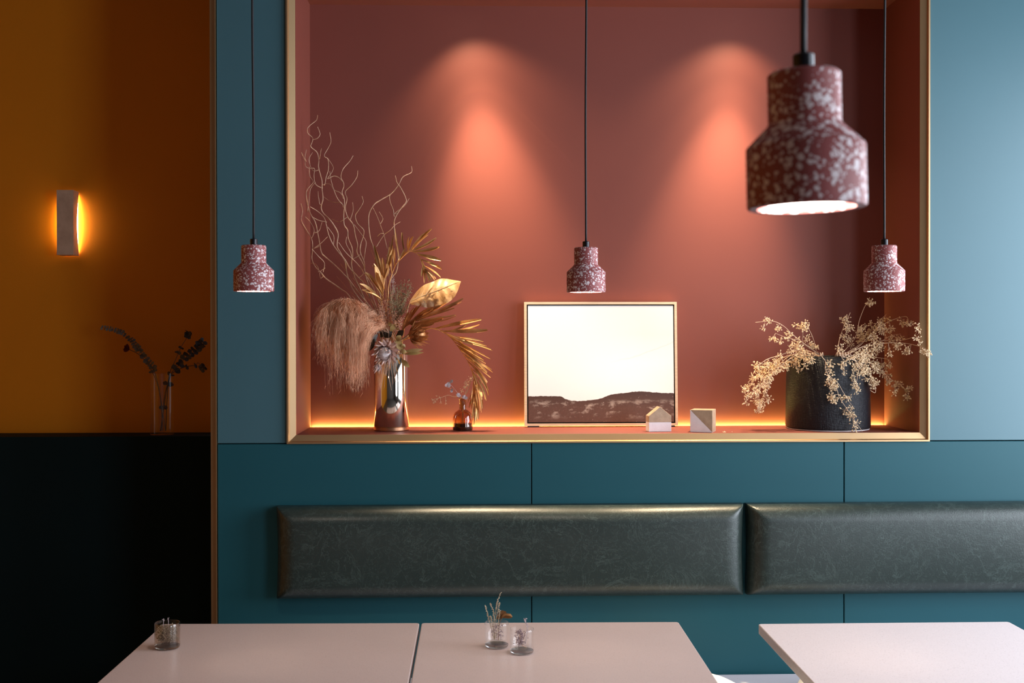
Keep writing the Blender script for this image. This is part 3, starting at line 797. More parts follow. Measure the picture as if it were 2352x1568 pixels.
for s, ex, ey, dpt in tufts:
    for j in range(30):
        e0 = random.uniform(.35, 1.04); jx = random.gauss(0, 7); jy = random.gauss(0, 9)
        bxp = (s.x + random.gauss(0, 4), s.y + random.gauss(0, 3))
        exx, eyy = ex + jx, s.y + (ey + jy - s.y)*e0
        cx = bxp[0]*.25 + exx*.75 - 10*(1 if exx < bxp[0] else -.3); cy = bxp[1] + (eyy-bxp[1])*.22
        dd = dpt + random.gauss(0, .006)
        pts = []
        ph = random.uniform(0, 6)
        for i in range(7):
            q = i/6
            x = (1-q)**2*bxp[0] + 2*q*(1-q)*cx + q*q*exx + 2.6*q*math.sin(q*8+ph)
            y = (1-q)**2*bxp[1] + 2*q*(1-q)*cy + q*q*eyy
            pts.append(P(x, y, YP + dd*min(1, q*2)))
        ribbon(bm, pts, random.uniform(.0005, .0009))
        for z in range(6):                             # the fine side hairs that make it fluffy
            v = pts[random.randint(1, 6)] + rdir()*.002; dv = (Vector((0, 0, -1)) + (pts[-1]-pts[0]).normalized()*.6 + rdir()*.9).normalized()
            l = random.uniform(.006, .015); ribbon(bm, [v, v + dv*l*.55, v + dv*l + Vector((0, 0, -.002))], random.uniform(.0004, .0006))
for k in range(260):                                  # short stray fluff along the back of the arch and near the vase
    s = random.choice(arch); a = random.uniform(2.0, 3.9); l = random.uniform(6, 22)
    q = [P(s.x + math.cos(a)*l*i/4, s.y - math.sin(a)*l*i/4*.8 + (i/4)**2*l*.5, YP + random.gauss(0, .01)) for i in range(5)]
    ribbon(bm, q, .0008)
for k in range(300):
    a = random.uniform(-.4, 2.4); l = random.uniform(10, 34); sx, sy = random.uniform(838, 880), random.uniform(722, 748)
    q = [P(sx - math.cos(a)*l*i/4, sy + (math.sin(a)*l*.5)*i/4 + (i/4)**2*l*.3, YP - .01 + random.gauss(0, .01)) for i in range(5)]
    ribbon(bm, q, .0008)
f = obj('plume', bm, 'pampas', r); f['kind'] = 'stuff'
q = [P(790 - 8.5*i, 698 + 3.6*i + .35*i*i, YP+.03) for i in range(7)]
bm = bmesh.new()
for v in range(26):
    i = random.uniform(1, 6); s = q[int(i)]; ribbon(bm, [s, s + Vector((-.010*random.random(), random.gauss(0, .003), -.006*random.random())), s + Vector((-.020*random.random(), random.gauss(0, .004), -.016*random.random()))], .0008)
add_tube(bm, q, .0006, .0003, 4)
obj('side_spray', bm, 'pampas', r)
# ---- gilded palm leaves
def palm(name, lab, rach, Yr, leaves, mat, k, w=.011, grp='gilded palm leaves in the metal vase'):
    w *= .68
    extra = []                                    # a slimmer sibling beside most leaflets
    for (ro, mi, ti, ww, yo) in leaves:
        j = random.uniform(-7, 7); q = random.uniform(.72, .98)
        f_ = lambda v, d: (ro[0] + (v[0]-ro[0])*q + d, ro[1] + (v[1]-ro[1])*q + d*.6)
        extra.append((ro, f_(mi, j*.5), f_(ti, j), ww*random.uniform(.55, .9), yo + random.uniform(-.015, .02)))
    leaves = list(leaves) + extra
    b = intovase(k)
    r = thing(name, lab, 'dried leaf', b[1], grp)
    rp = lift(rach, *Yr)
    full = cat([b[1], b[0]] + rp, 6)
    obj('rachis', TUBE(full, .0019, .0007, 6), mat, r, True)
    for (root, mid, tip, ww, yo) in leaves:
        a = P(root[0], root[1], 0)
        near = min(full, key=lambda v: (v.x-P(root[0], root[1], v.y).x)**2 + (v.z-P(root[0], root[1], v.y).z)**2)
        Y0 = near.y
        p0 = near; p1 = P(mid[0], mid[1], Y0+yo*.5); p2 = P(tip[0], tip[1], Y0+yo)
        pts = [(1-q)**2*p0 + 2*q*(1-q)*p1 + q*q*p2 for q in [i/8 for i in range(9)]]
        nn = Vector((random.gauss(0, .45), -1, random.gauss(.75, .45))).normalized()
        obj('leaflet', BLADE(pts, w*ww, nn, random.uniform(.3, .8), random.uniform(.55, .75), random.uniform(.2, .5), .22), mat, r, True)
    return r
def lf(o, s, root, tip, ww=1.0, yo=0.0, bend=(0, 0)):
    a, b = trace(o, s, [root, tip]); m = ((a[0]+b[0])/2 + bend[0], (a[1]+b[1])/2 + bend[1])
    return (a, m, b, ww, yo)
O5, S5 = (840, 520), 6.533
L1 = [lf(O5, S5, *v) for v in (
 ((480, 470), (440, 30), .7, -.01), ((545, 370), (553, 88), 1.0, .02), ((600, 340), (715, 150), 1.7, -.02), ((650, 330), (990, 36), 1.8, -.03, (-3, 4)), ((690, 300), (940, 125), .8, .02),
 ((650, 375), (1060, 172), 1.3, -.02, (6, 5)), ((700, 385), (1105, 310), 1.7, -.03, (2, 4)), ((780, 410), (1137, 512), 1.7, -.02), ((860, 490), (1140, 645), 1.5, -.03),
 ((905, 560), (1122, 765), 1.2, -.01), ((930, 610), (1050, 790), 1.0, -.02), ((925, 640), (1000, 800), 1.0, .01), ((900, 600), (945, 830), 1.1, -.01), ((880, 560), (878, 850), 1.2, .0),
 ((820, 470), (900, 700), 1.2, -.01), ((500, 500), (600, 330), 1.0, -.01), ((470, 560), (560, 410), .8, .01), ((440, 610), (395, 260), .9, .015), ((400, 700), (350, 320), 1.2, -.01))]
palm('palm_leaf', 'gilded palm leaf arching in a hoop over the bouquet', trace(O5, S5, [(330, 1100), (340, 900), (420, 640), (490, 520), (640, 385), (720, 385), (800, 440), (860, 560), (885, 700), (890, 800)]), (VY-.02, VY-.06), L1, 'gold', 4)
L2 = [lf(O5, S5, *v) for v in (
 ((250, 880), (132, 288), 1.7, -.02, (4, -4)), ((240, 1000), (140, 600), 2.4, -.04, (-3, -5)), ((255, 800), (150, 430), 1.7, .01, (-3, 0)), ((290, 800), (250, 470), 1.2, .0), ((300, 900), (120, 560), 1.4, -.02, (-2, -6)),
 ((320, 760), (360, 310), 1.3, -.01), ((310, 820), (420, 130), 1.0, .02), ((230, 1050), (0, 690), 1.8, -.03, (5, -10)), ((210, 1120), (-90, 860), 1.6, -.03, (2, -8)), ((320, 780), (310, 560), 2.2, -.03), ((330, 700), (400, 350), 1.7, -.02),
 ((230, 1100), (-60, 950), 1.4, -.02, (4, -6)), ((280, 950), (190, 700), 1.8, -.05))]
palm('palm_leaf', 'gilded palm leaf standing upright in front of the willow twigs', trace(O5, S5, [(250, 1250), (260, 1050), (280, 850), (300, 700), (330, 560)]), (VY-.03, VY-.05), L2, 'gold', 5)
# drooping leaf on the right: leaflets fan off the outer side of the arch
rach = [(940, 775), (965, 758), (993, 754), (1018, 763), (1035, 775), (1052, 796), (1069, 821), (1080, 842), (1087, 862), (1090, 884), (1088, 910), (1082, 938)]
O6, S6 = (940, 700), 7.127
L3 = [lf(O6, S6, *v) for v in (
 ((400, 375), (1180, 240), 2.4, -.03, (0, 2)), ((560, 410), (1150, 322), 1.5, -.02, (10, 8)), ((500, 400), (1280, 412), 2.2, -.05, (6, 6)), ((700, 450), (1220, 600), 1.0, -.01), ((650, 440), (1265, 670), 1.3, .0, (8, 5)), ((760, 560), (1340, 730), 1.0, -.02, (6, -2)),
 ((560, 440), (1040, 650), 1.7, -.03), ((620, 470), (1100, 790), 1.6, -.04), ((680, 530), (1130, 830), 1.3, -.02), ((700, 540), (1330, 885), .9, -.01, (4, 2)), ((740, 600), (1220, 905), 1.3, -.04), ((800, 650), (1215, 940), 1.3, -.02), ((830, 700), (1270, 1110), 2.0, -.03, (2, -4)),
 ((780, 640), (1240, 1080), 1.2, -.01), ((850, 740), (1365, 1105), 1.3, -.02, (3, 0)), ((900, 800), (1350, 1060), 1.0, -.01), ((920, 850), (1330, 1190), 1.2, -.03), ((950, 900), (1290, 1400), 1.7, -.03, (10, -6)), ((960, 930), (1270, 1280), 1.2, .0, (6, -6)), ((900, 780), (1180, 1050), 1.5, -.05))]
O7, S7 = (980, 840), 9.8
L3 += [lf(O7, S7, *v) for v in (
 ((1010, 50), (1390, 660), 1.3, -.01, (12, -6)), ((1040, 100), (1340, 780), 1.2, -.03, (10, 0)), ((1060, 180), (1260, 960), 1.3, -.03, (8, 0)), ((1070, 300), (1230, 1050), 1.0, -.01, (6, 0)), ((1080, 350), (1160, 1200), 1.2, -.02, (5, 0)), ((1080, 450), (1110, 1240), 1.2, -.01, (6, 0)),
 ((1070, 550), (1060, 1320), 1.0, -.01, (4, 0)), ((1040, 300), (1000, 1000), 1.0, .0, (2, 0)), ((1060, 500), (950, 950), .9, .01, (0, 0)), ((1070, 700), (1020, 1230), 1.1, -.02), ((1080, 650), (1140, 1000), 1.6, -.05), ((1060, 250), (1240, 760), 1.6, -.05, (8, 0)), ((1030, 50), (1100, 560), .9, -.02, (3, 0)), ((1080, 200), (1130, 520), .8, -.04))]
palm('palm_leaf', 'gilded palm leaf drooping down to the small amber bottle', rach, (VY-.03, VY-.02), L3, 'gold', 6, .0085)
O2, S2 = (680, 500), 4.612
L4 = [lf(O2, S2, *v) for v in (
 ((1200, 1120), (1770, 855), 1.3, -.03, (3, 4)), ((1220, 1100), (1680, 960), 1.5, -.02, (0, 3)), ((1230, 1110), (1690, 1030), 1.3, -.01, (4, 4)), ((1250, 1140), (1700, 1040), 1.0, .01, (0, 12)), ((1180, 1120), (1590, 905), 2.2, -.04, (4, 0)), ((1200, 1080), (1540, 930), 1.6, -.05, (0, -4)),
 ((1150, 1130), (1450, 960), 2.0, -.06), ((1150, 1150), (1330, 920), 2.0, -.06), ((1130, 1180), (1250, 960), 2.0, -.06), ((1120, 1200), (1190, 1000), 1.6, -.06), ((1220, 1160), (1560, 1060), 1.8, -.05, (2, 4)), ((1230, 1170), (1460, 1120), 1.8, -.05, (0, 4)), ((1240, 1100), (1400, 1000), 1.5, -.07))]
palm('palm_leaf', 'copper brown palm leaf fanning out right of the bouquet centre', trace(O2, S2, [(1040, 1330), (1110, 1220), (1190, 1120), (1290, 1040), (1400, 990)]), (VY-.03, VY-.05), L4, 'copper_leaf', 7)
# ---- broad gilded leaf
up = trace(O5, S5, [(660, 1120), (760, 980), (870, 880), (1000, 830), (1110, 785), (1220, 785), (1330, 805), (1420, 820)])
md = trace(O5, S5, [(660, 1140), (770, 1080), (880, 1030), (990, 990), (1100, 950), (1210, 905), (1320, 860), (1425, 824)])
lo_ = trace(O5, S5, [(680, 1170), (790, 1190), (900, 1215), (1000, 1228), (1110, 1200), (1240, 1140), (1350, 1030), (1430, 828)])
b = intovase(8)
r = thing('broad_leaf', 'broad pale gold leaf standing right of the bouquet', 'dried leaf', b[1])
bm = bmesh.new(); NU, NV = 29, 8
def crv(pp): return cat([Vector((x, y, 0)) for x, y in pp], 4)
cu, cm, cl = crv(up), crv(md), crv(lo_)
rows = []
for i in range(NU):
    row = []
    for k in range(-NV, NV+1):
        v = abs(k)/NV; e = cu[i] if k < 0 else cl[i]
        q = cm[i].lerp(e, v)
        rip = (.0045*math.sin(i*1.5 - v*3.0) + .002*math.sin(i*2.9 + v*5))*v*(1-.3*v) - .022*v*v*(1 if k < 0 else .55) + .010*v
        row.append(bm.verts.new(P(q.x, q.y, VY - .035 - .010*math.sin(i/NU*3) - rip*1.0 - .030*v*(1 if k > 0 else -.9))))
    rows.append(row)
for a, c in zip(rows, rows[1:]):
    for k in range(2*NV): bm.faces.new((a[k], a[k+1], c[k+1], c[k]))
VEINS = [[rows[min(NU-1, i + t//2)][NV + sg*t].co + Vector((0, -.0003, 0)) for t in range(0, NV)] for i in range(3, NU-5, 3) for sg in (-1, 1)]
bmesh.ops.solidify(bm, geom=list(bm.faces), thickness=.0006)
obj('blade', bm, 'gold_big', r, True)
mid3 = [P(q.x, q.y, VY-.0365-.010*math.sin(i/NU*3)) for i, q in enumerate(cm)]
obj('midrib', TUBE(cat([b[1], b[0], P(930, 745, VY-.03)] + mid3[::4], 4), .0018, .0006, 6), 'gold_big', r, True)
for q in VEINS: obj('vein', TUBE(q, .0006, .0003, 4), 'gold_big', r, True)
# ---- protea heads
def protea(lab, cpx, Yc, axis, R, mat, core, k, nb=(9, 12, 14), spread=1.0, lens=1.0, stem_pts=None):
    c = P(cpx[0], cpx[1], Yc); ax = Vector(axis).normalized()
    b = intovase(k)
    r = thing('protea_flower', lab, 'dried flower', b[1], 'dried protea heads')
    u = ax.orthogonal().normalized(); v = ax.cross(u)
    hub = c - ax*R*1.0
    obj('stem', TUBE(cat([b[1], b[0], hub - ax*R*.6, hub], 6), .0028, .0035, 7), 'willow', r, True)
    bm = bmesh.new(); N = 12
    prof = [(R*.35, -R*.95), (R*.72, -R*.45), (R*.80, 0), (R*.62, R*.45), (R*.3, R*.72), (0, R*.80)]
    rg = []
    for rr, h in prof:
        if rr == 0: rg.append([bm.verts.new(c + ax*h)])
        else: rg.append([bm.verts.new(c + ax*h + (u*math.cos(6.2832*i/N) + v*math.sin(6.2832*i/N))*rr) for i in range(N)])
    for a, d in zip(rg, rg[1:]):
        for i in range(N):
            j = (i+1) % N
            bm.faces.new((a[i], a[j], d[0]) if len(d) == 1 else (a[i], a[j], d[j], d[i]))
    for i in range(170):                                  # the fine styles of the head
        a = random.uniform(0, 6.2832); h = random.uniform(-.5, .75)*R; rr = R*.80*math.sqrt(max(.02, 1-(h/(R*.82))**2))
        o0 = c + ax*h + (u*math.cos(a)+v*math.sin(a))*rr
        dirn = (ax*1.0 + (u*math.cos(a)+v*math.sin(a))*.22).normalized()
        add_tube(bm, [o0 - dirn*R*.25, o0 + dirn*R*.12 + (u*math.cos(a)+v*math.sin(a))*R*.06, o0 + dirn*R*.4 - (u*math.cos(a)+v*math.sin(a))*R*.12], .0007, .0003, 3, False)
    obj('flower_head', bm, core, r, True)
    for ring, n in enumerate(nb):
        for i in range(n):
            a = 6.2832*(i + .5*ring)/n + random.uniform(-.12, .12)
            rad = u*math.cos(a) + v*math.sin(a)
            op = (.25, .75, 1.35, 1.9)[ring]*spread*random.uniform(.8, 1.2)
            L = R*(1.35, 1.25, 1.1, 1.0)[ring]*random.uniform(.8, 1.2)*lens
            p0 = hub + ax*R*(.35 - .2*ring) + rad*R*.55
            d0 = (ax*math.cos(op*.5) + rad*math.sin(op*.5)).normalized(); d1 = (ax*math.cos(op*1.3) + rad*math.sin(op*1.3)).normalized()
            pts = [p0 + d0*L*q*.6 + d1*L*q*q*.6 for q in [t/6 for t in range(7)]]
            obj('bract', BLADE(pts, R*.50*random.uniform(.8, 1.2), -rad.cross(ax).cross(d0) if False else rad, random.uniform(.3, .7), .45, .03, .5, .0006), mat, r, True)
    return r
protea('silvery dried protea head hanging over the front rim of the metal vase', (883, 812), VY-.085, (-.10, -.78, -.30), .027, 'protea', 'protea_core', 9, (9, 12, 13, 9), .82, 1.15)
protea('copper brown dried protea head facing right of the vase', (962, 768), VY-.055, (.80, -.35, .10), .027, 'copper_leaf', 'copper_leaf', 10, (9, 11, 12), .62, 1.25)
# small nodding flower under the silvery protea
protea('small silvery dried bloom hanging below the large silvery protea', (868, 843), VY-.085, (-.25, -.45, -.95), .011, 'protea', 'protea_core', 11, (7, 8), .8, 1.5)
# ---- ochre eucalyptus leaves round the mouth
def leafy(name, lab, stem_px, Ys, leaves, mat, k, grp=None, lw=.5):
    b = intovase(k)
    r = thing(name, lab, 'dried leaf', b[1], grp)
    full = cat([b[1], b[0]] + lift(stem_px, *Ys), 5)
    obj('stem', TUBE(full, .0012, .0006, 5), 'willow', r, True)
    for (root, tip, w, Y) in leaves:
        p0, p2 = P(root[0], root[1], Y+.006), P(tip[0], tip[1], Y)
        pts = [p0.lerp(p2, q) + Vector((0, -.006*math.sin(q*3.14), 0)) for q in [i/6 for i in range(7)]]
        obj('leaf', BLADE(pts, w, Vector((random.gauss(0, .3), -1, random.gauss(0, .3))), random.uniform(-.3, .3), .55, .1, .25, .0006), mat, r, True)
    return r
O8, S8 = (720, 660), 6.533
def T8(*p): return trace(O8, S8, p)
leafy('ochre_sprig', 'ochre leaf sprig spilling over the right rim of the metal vase', [(925, 800), (928, 806)], (VY-.06, VY-.07),
      [(*T8((1330, 960), (1245, 760))[::1], .022, VY-.075), (*T8((1330, 900), (1375, 860)), .016, VY-.08), (*T8((1290, 960), (1400, 970)), .018, VY-.08), (*T8((1360, 960), (1640, 930)), .012, VY-.08), (*T8((1370, 1000), (1650, 975)), .012, VY-.075), (*T8((1320, 1080), (1440, 1195)), .017, VY-.085), (*T8((1250, 800), (1310, 720)), .018, VY-.08)], 'olive_leaf', 12)
leafy('olive_sprig', 'small olive leaf sprig behind the silvery protea', [(905, 775), (900, 765)], (VY-.05, VY-.07),
      [(*T8((1240, 540), (1150, 660)), .017, VY-.08), (*T8((1240, 540), (1270, 640)), .016, VY-.075), (*T8((1180, 600), (1130, 520)), .012, VY-.08)], 'olive_leaf', 13)
leafy('dark_sprig', 'dark brown leaf sprig between the pampas plume and the silvery protea', [(880, 790), (850, 790)], (VY-.03, VY-.06),
      [(*T8((960, 700), (800, 900)), .026, VY-.05), (*T8((900, 760), (830, 950)), .026, VY-.055), (*T8((1000, 680), (900, 600)), .018, VY-.05), (*T8((1060, 740), (1180, 660)), .026, VY-.04), (*T8((1000, 740), (1060, 640)), .026, VY-.04), (*T8((780, 780), (740, 900)), .012, VY-.05), (*T8((1240, 740), (1350, 640)), .022, VY-.04)], 'dark_leaf', 14)
# ---- bushy little dried flowers
def bushy(name, lab, root, tips, Y, mat, k, nbud, bl_, br2, sp, grp=None):
    b = intovase(k)
    r = thing(name, lab, 'dried flower', b[1], grp)
    rp = P(root[0], root[1], Y+.02)
    bs = bmesh.new(); bb = bmesh.new()
    add_tube(bs, cat([b[1], b[0], rp], 5), .0013, .0009, 5)
    for (x, y) in tips:
        tp = P(x, y, Y + random.gauss(0, .014)); mid_ = rp.lerp(tp, .55) + Vector((random.gauss(0, .004), 0, random.gauss(0, .004)))
        cc = cat([rp, mid_, tp], 4); add_tube(bs, cc, .0007, .0004, 4)
        for j in range(nbud):
            q = random.uniform(.45, 1.02); p = cc[min(len(cc)-1, int(q*(len(cc)-1)))] + rdir()*random.uniform(0, sp)
            add_bud(bb, p, rdir(.5), random.uniform(.7, 1.3)*bl_, random.uniform(.7, 1.2)*br2, 4)
    obj('stems', bs, 'willow' if mat != 'moss' else 'moss', r, True)
    f = obj('blossom', bb, mat, r); f['kind'] = 'stuff'
    return r
random.seed(21)
bushy('statice_spray', 'peach pink dried statice spray in the middle of the bouquet', (893, 765),
      [(828, 700), (838, 706), (846, 716), (852, 724), (860, 712), (870, 702), (876, 692), (884, 686), (890, 696), (868, 728), (878, 736), (858, 738), (888, 716), (846, 728), (835, 715), (872, 718)], VY-.065, 'peach', 15, 60, .0055, .0016, .009)
bushy('statice_spray', 'peach pink dried statice tuft right of the bouquet centre', (906, 765),
      [(902, 722), (912, 716), (920, 722), (928, 728), (915, 735), (906, 740), (922, 742)], VY-.075, 'peach', 16, 50, .0055, .0016, .008)
bushy('olive_flower', 'olive green dried wildflower spray below the palm hoop', (905, 745),
      [(898, 664), (906, 660), (914, 652), (922, 646), (930, 642), (938, 645), (944, 652), (946, 662), (940, 672), (934, 684), (926, 696), (918, 706), (908, 690), (900, 678), (938, 700), (930, 712), (912, 672), (922, 664)], VY-.06, 'moss', 17, 60, .006, .0013, .009)
# mauve feathery grass head in the hoop
bushy('mauve_grass', 'mauve feathery grass head inside the palm hoop', (898, 690), [(903, 640), (900, 628), (907, 650), (905, 660), (890, 585)], VY-.01, 'lilac', 18, 40, .007, .0008, .005)
# fine dry stalks hanging over the front of the vase
r = thing('dry_stalks', 'thin straw stalks hanging over the front of the metal vase', 'dried grass', intovase(19)[1])
for k, (a, m, e) in enumerate((((890, 815), (882, 850), (875, 893)), ((893, 815), (888, 845), (884, 862)), ((897, 815), (893, 860), (899, 896)), ((900, 815), (905, 850), (909, 876)), ((903, 815), (909, 840), (912, 862)), ((895, 815), (899, 850), (903, 880)))):
    q = [intovase(19)[1], MOUTH + Vector((.02*math.sin(k), -.03, .004)), P(*a, VY-VR-.004), P(*m, VY-VR-.006), P(*e, VY-VR-.005)]
    obj('stalk', TUBE(cat(q, 5), .0011, .0006, 5), 'willow', r, True)
# extra straight copper grass blades rising between willow and palm
r = thing('grass_tuft', 'tuft of fine straight dry grass behind the upright palm leaf', 'dried grass', intovase(20)[1])
random.seed(5)
for k in range(30):
    x0, y0 = random.uniform(845, 900), random.uniform(690, 740); a = random.uniform(1.55, 2.35); l = random.uniform(50, 130)
    q = [intovase(20)[1], P(900, 800, VY), P(x0, y0, VY+.01), P(x0+math.cos(a)*l, y0-math.sin(a)*l, VY+random.uniform(-.02, .07))]
    obj('grass_blade', TUBE(cat(q, 5), .0011, .0004, 4), 'copper_leaf', r, True)
# ================================================================== small amber bottle with sprigs
BB = PZ(1063, 990, NZ0); s = PX(BB.y+.033); BC = Vector((P(1063, 985, BB.y+.033).x, BB.y+.033, NZ0+.0005))
r = thing('amber_bottle', 'small round amber glass bottle holding dried sprigs', 'bottle', BC)
pr = [(0, .001), (22*s, .001), (23.6*s, 3*s), (23*s, 10*s), (22.8*s, 16*s), (23.2*s, 24*s), (22*s, 34*s), (18*s, 41*s), (12*s, 45.5*s), (8.6*s, 48*s), (8*s, 52*s), (8*s, 70*s), (9.4*s, 72*s), (9*s, 73*s), (7.2*s, 72*s)]
obj('glass', LATHE(pr, BC, 40), 'amber', r, True)
obj('liquid', LATHE([(0, .0015), (21.5*s, .0018), (22.4*s, 3*s), (22*s, 10*s), (21.6*s, 16*s), (0, 16*s)], BC, 36), 'amber_liquid', r, True)
def sprig(name, lab, base, pts_px, Y, mat, grp, deco, cat_='dried flower'):
    q = lift(pts_px, *Y)
    r = thing(name, lab, cat_, base, grp)
    obj('stem', TUBE(cat([base] + q, 5), .0009, .0005, 5), mat, r, True)
    deco(r, q)
    return r
def T7(*p): return trace(O7, S7, p)
def disc(r, px, Y, rad, mat, nm='petal'):
    c = P(px[0], px[1], Y); n = Vector((random.gauss(0, .5), -1, random.gauss(0, .5))).normalized(); u = n.orthogonal().normalized(); v = n.cross(u)
    bm = bmesh.new(); m0 = bm.verts.new(c + n*.0015)
    rg = [bm.verts.new(c + (u*math.cos(6.2832*i/10) + v*math.sin(6.2832*i/10))*rad*random.uniform(.85, 1.1)) for i in range(10)]
    bk = bm.verts.new(c - n*.001)
    for i in range(10):
        bm.faces.new((m0, rg[i], rg[(i+1) % 10])); bm.faces.new((bk, rg[(i+1) % 10], rg[i]))
    obj(nm, bm, mat, r, True)
def d1(r, q):
    for px in T7((555, 350), (490, 400), (450, 430), (500, 440)): disc(r, px, BC.y, 4.6*s, 'lilac')
    for px in T7((570, 540), (560, 570)): disc(r, px, BC.y-.004, 3.4*s, 'lilac')
    obj('stem', TUBE(lift(T7((600, 545), (520, 495), (440, 470)), BC.y), .0006, .0004, 4), 'lilac', r)
def d2(r, q):
    for px in T7((700, 660), (735, 680), (720, 640), (850, 690), (830, 700), (880, 720)): disc(r, px, BC.y-.012, 4.2*s, 'lilac')
    bb = bmesh.new()
    for k in range(70):
        t = random.random(); a = T7((780 + 230*t, 600 - 340*t))[0]
        add_bud(bb, P(a[0]+random.gauss(0, 3.2), a[1]+random.gauss(0, 2.6), BC.y+random.gauss(0, .006)), rdir(.6), .005, .0012, 4)
    obj('florets', bb, 'pale_sprig', r)
    for a, b in (((880, 640), (1050, 180)), ((870, 640), (880, 450)), ((960, 600), (1120, 510)), ((1120, 510), (1165, 630))):
        obj('stem', TUBE(lift(T7(a, b), BC.y), .0006, .0004, 4), 'pale_sprig', r)
def d3(r, q):
    bb = bmesh.new()
    for px in T7((130, 760), (160, 840), (190, 800), (230, 690), (280, 700), (310, 830), (425, 780), (428, 840), (150, 775), (240, 760)):
        for j in range(4): add_bud(bb, P(px[0], px[1], BC.y-.01) + rdir()*.002, rdir(), .004, .0012, 4)
    obj('florets', bb, 'pale_sprig', r)
    for a, b in (((425, 690), (428, 830)), ((310, 700), (312, 830)), ((250, 730), (150, 830))):
        obj('stem', TUBE(lift(T7(a, b), BC.y-.01), .0005, .0004, 4), 'pale_sprig', r)
b0 = BC + Vector((0, 0, .02))
gS = 'dried sprigs in the amber bottle'
sprig('lilac_sprig', 'pale lilac round petalled sprig leaning left in the amber bottle', b0 + Vector((.004, 0, 0)), T7((800, 900), (760, 700), (690, 600), (550, 430)), (BC.y, BC.y), 'lilac', gS, d1)
sprig('pale_sprig', 'pale feathery sprig leaning right in the amber bottle', b0 + Vector((-.004, .003, 0)), T7((820, 900), (850, 700), (930, 540), (1060, 180)), (BC.y, BC.y), 'pale_sprig', gS, d2)
sprig('trailing_sprig', 'thin trailing sprig reaching far left from the amber bottle', b0 + Vector((0, -.004, 0)), T7((800, 800), (740, 700), (600, 690), (480, 660), (330, 710), (250, 730), (130, 760)), (BC.y, BC.y-.01), 'pale_sprig', gS, d3)
# ================================================================== black pot with dried seed branches
PB = PZ(1906, 988, NZ0); prad = 96*PX(PB.y+.137); PC = Vector((P(1906, 980, PB.y+prad).x, PB.y+prad+.001, NZ0+.0005))
prad *= .98
if PC.y + prad > ND - .01: PC.y = ND - .012 - prad
PC.x = P(1905.5, 980, PC.y - prad*.15).x
sp_ = PX(PC.y-prad*.6)
PH = P(1906, 818, PC.y-prad*.2).z - NZ0
R0, R1_ = prad, prad*.945
r = thing('black_pot', 'black ribbed ceramic pot full of dried seed branches', 'pot', PC)
pr = [(0, .0035), (R0-.006, .0035), (R0-.001, .007), (R0, .014), (R0-.001, PH*.3), (R0-.002, PH*.55), (R0*.975, PH*.8), (R1_, PH-.004), (R1_-.003, PH), (R1_-.007, PH-.002), (R1_-.009, PH*.5), (0, PH*.45)]
obj('body', LATHE(pr, PC, 96), 'pot', r, True)
obj('foot', LATHE([(0, 0), (R0-.008, 0), (R0-.004, .0008), (R0-.004, .003), (0, .0034)], PC, 64), 'block_white', r, True)
# seed clusters: a few shapes shared by all branches
random.seed(11)
CL = []
for k in range(6):
    bm = bmesh.new(); nb = random.randint(8, 11)
    for j in range(nb):
        d = rdir(-.35); l = random.uniform(.005, .012)
        add_tube(bm, [Vector((0, 0, 0)), d*l], .00045, .0004, 3, False)
        add_bud(bm, d*l, (d + rdir()*.3), random.uniform(.0062, .0085), random.uniform(.0020, .0026), 5)
    me = bpy.data.meshes.new('seed_cluster'); bm.normal_update(); bm.to_mesh(me); bm.free(); me.materials.append(MT['seed']); CL.append(me)
O4, S4 = (1680, 660), 4.356
rimY = PC.y
def outpot(p):                                   # keep a point out of the pot: bring it to the front of its wall
    d = Vector((p.x-PC.x, p.y-PC.y)); lim = R0 + .006
    if p.z < PC.z + PH + .004 and d.length < lim and abs(d.x) < lim:
        y2 = PC.y - math.sqrt(max(0, lim*lim - d.x*d.x))
        for _ in range(3):
            f = (y2 - CP.y)/(p.y - CP.y); q = CP + (p - CP)*f
            y2 = PC.y - math.sqrt(max(0, lim*lim - (q.x-PC.x)**2))
        return CP + (p - CP)*((y2 - CP.y)/(p.y - CP.y))
    return p
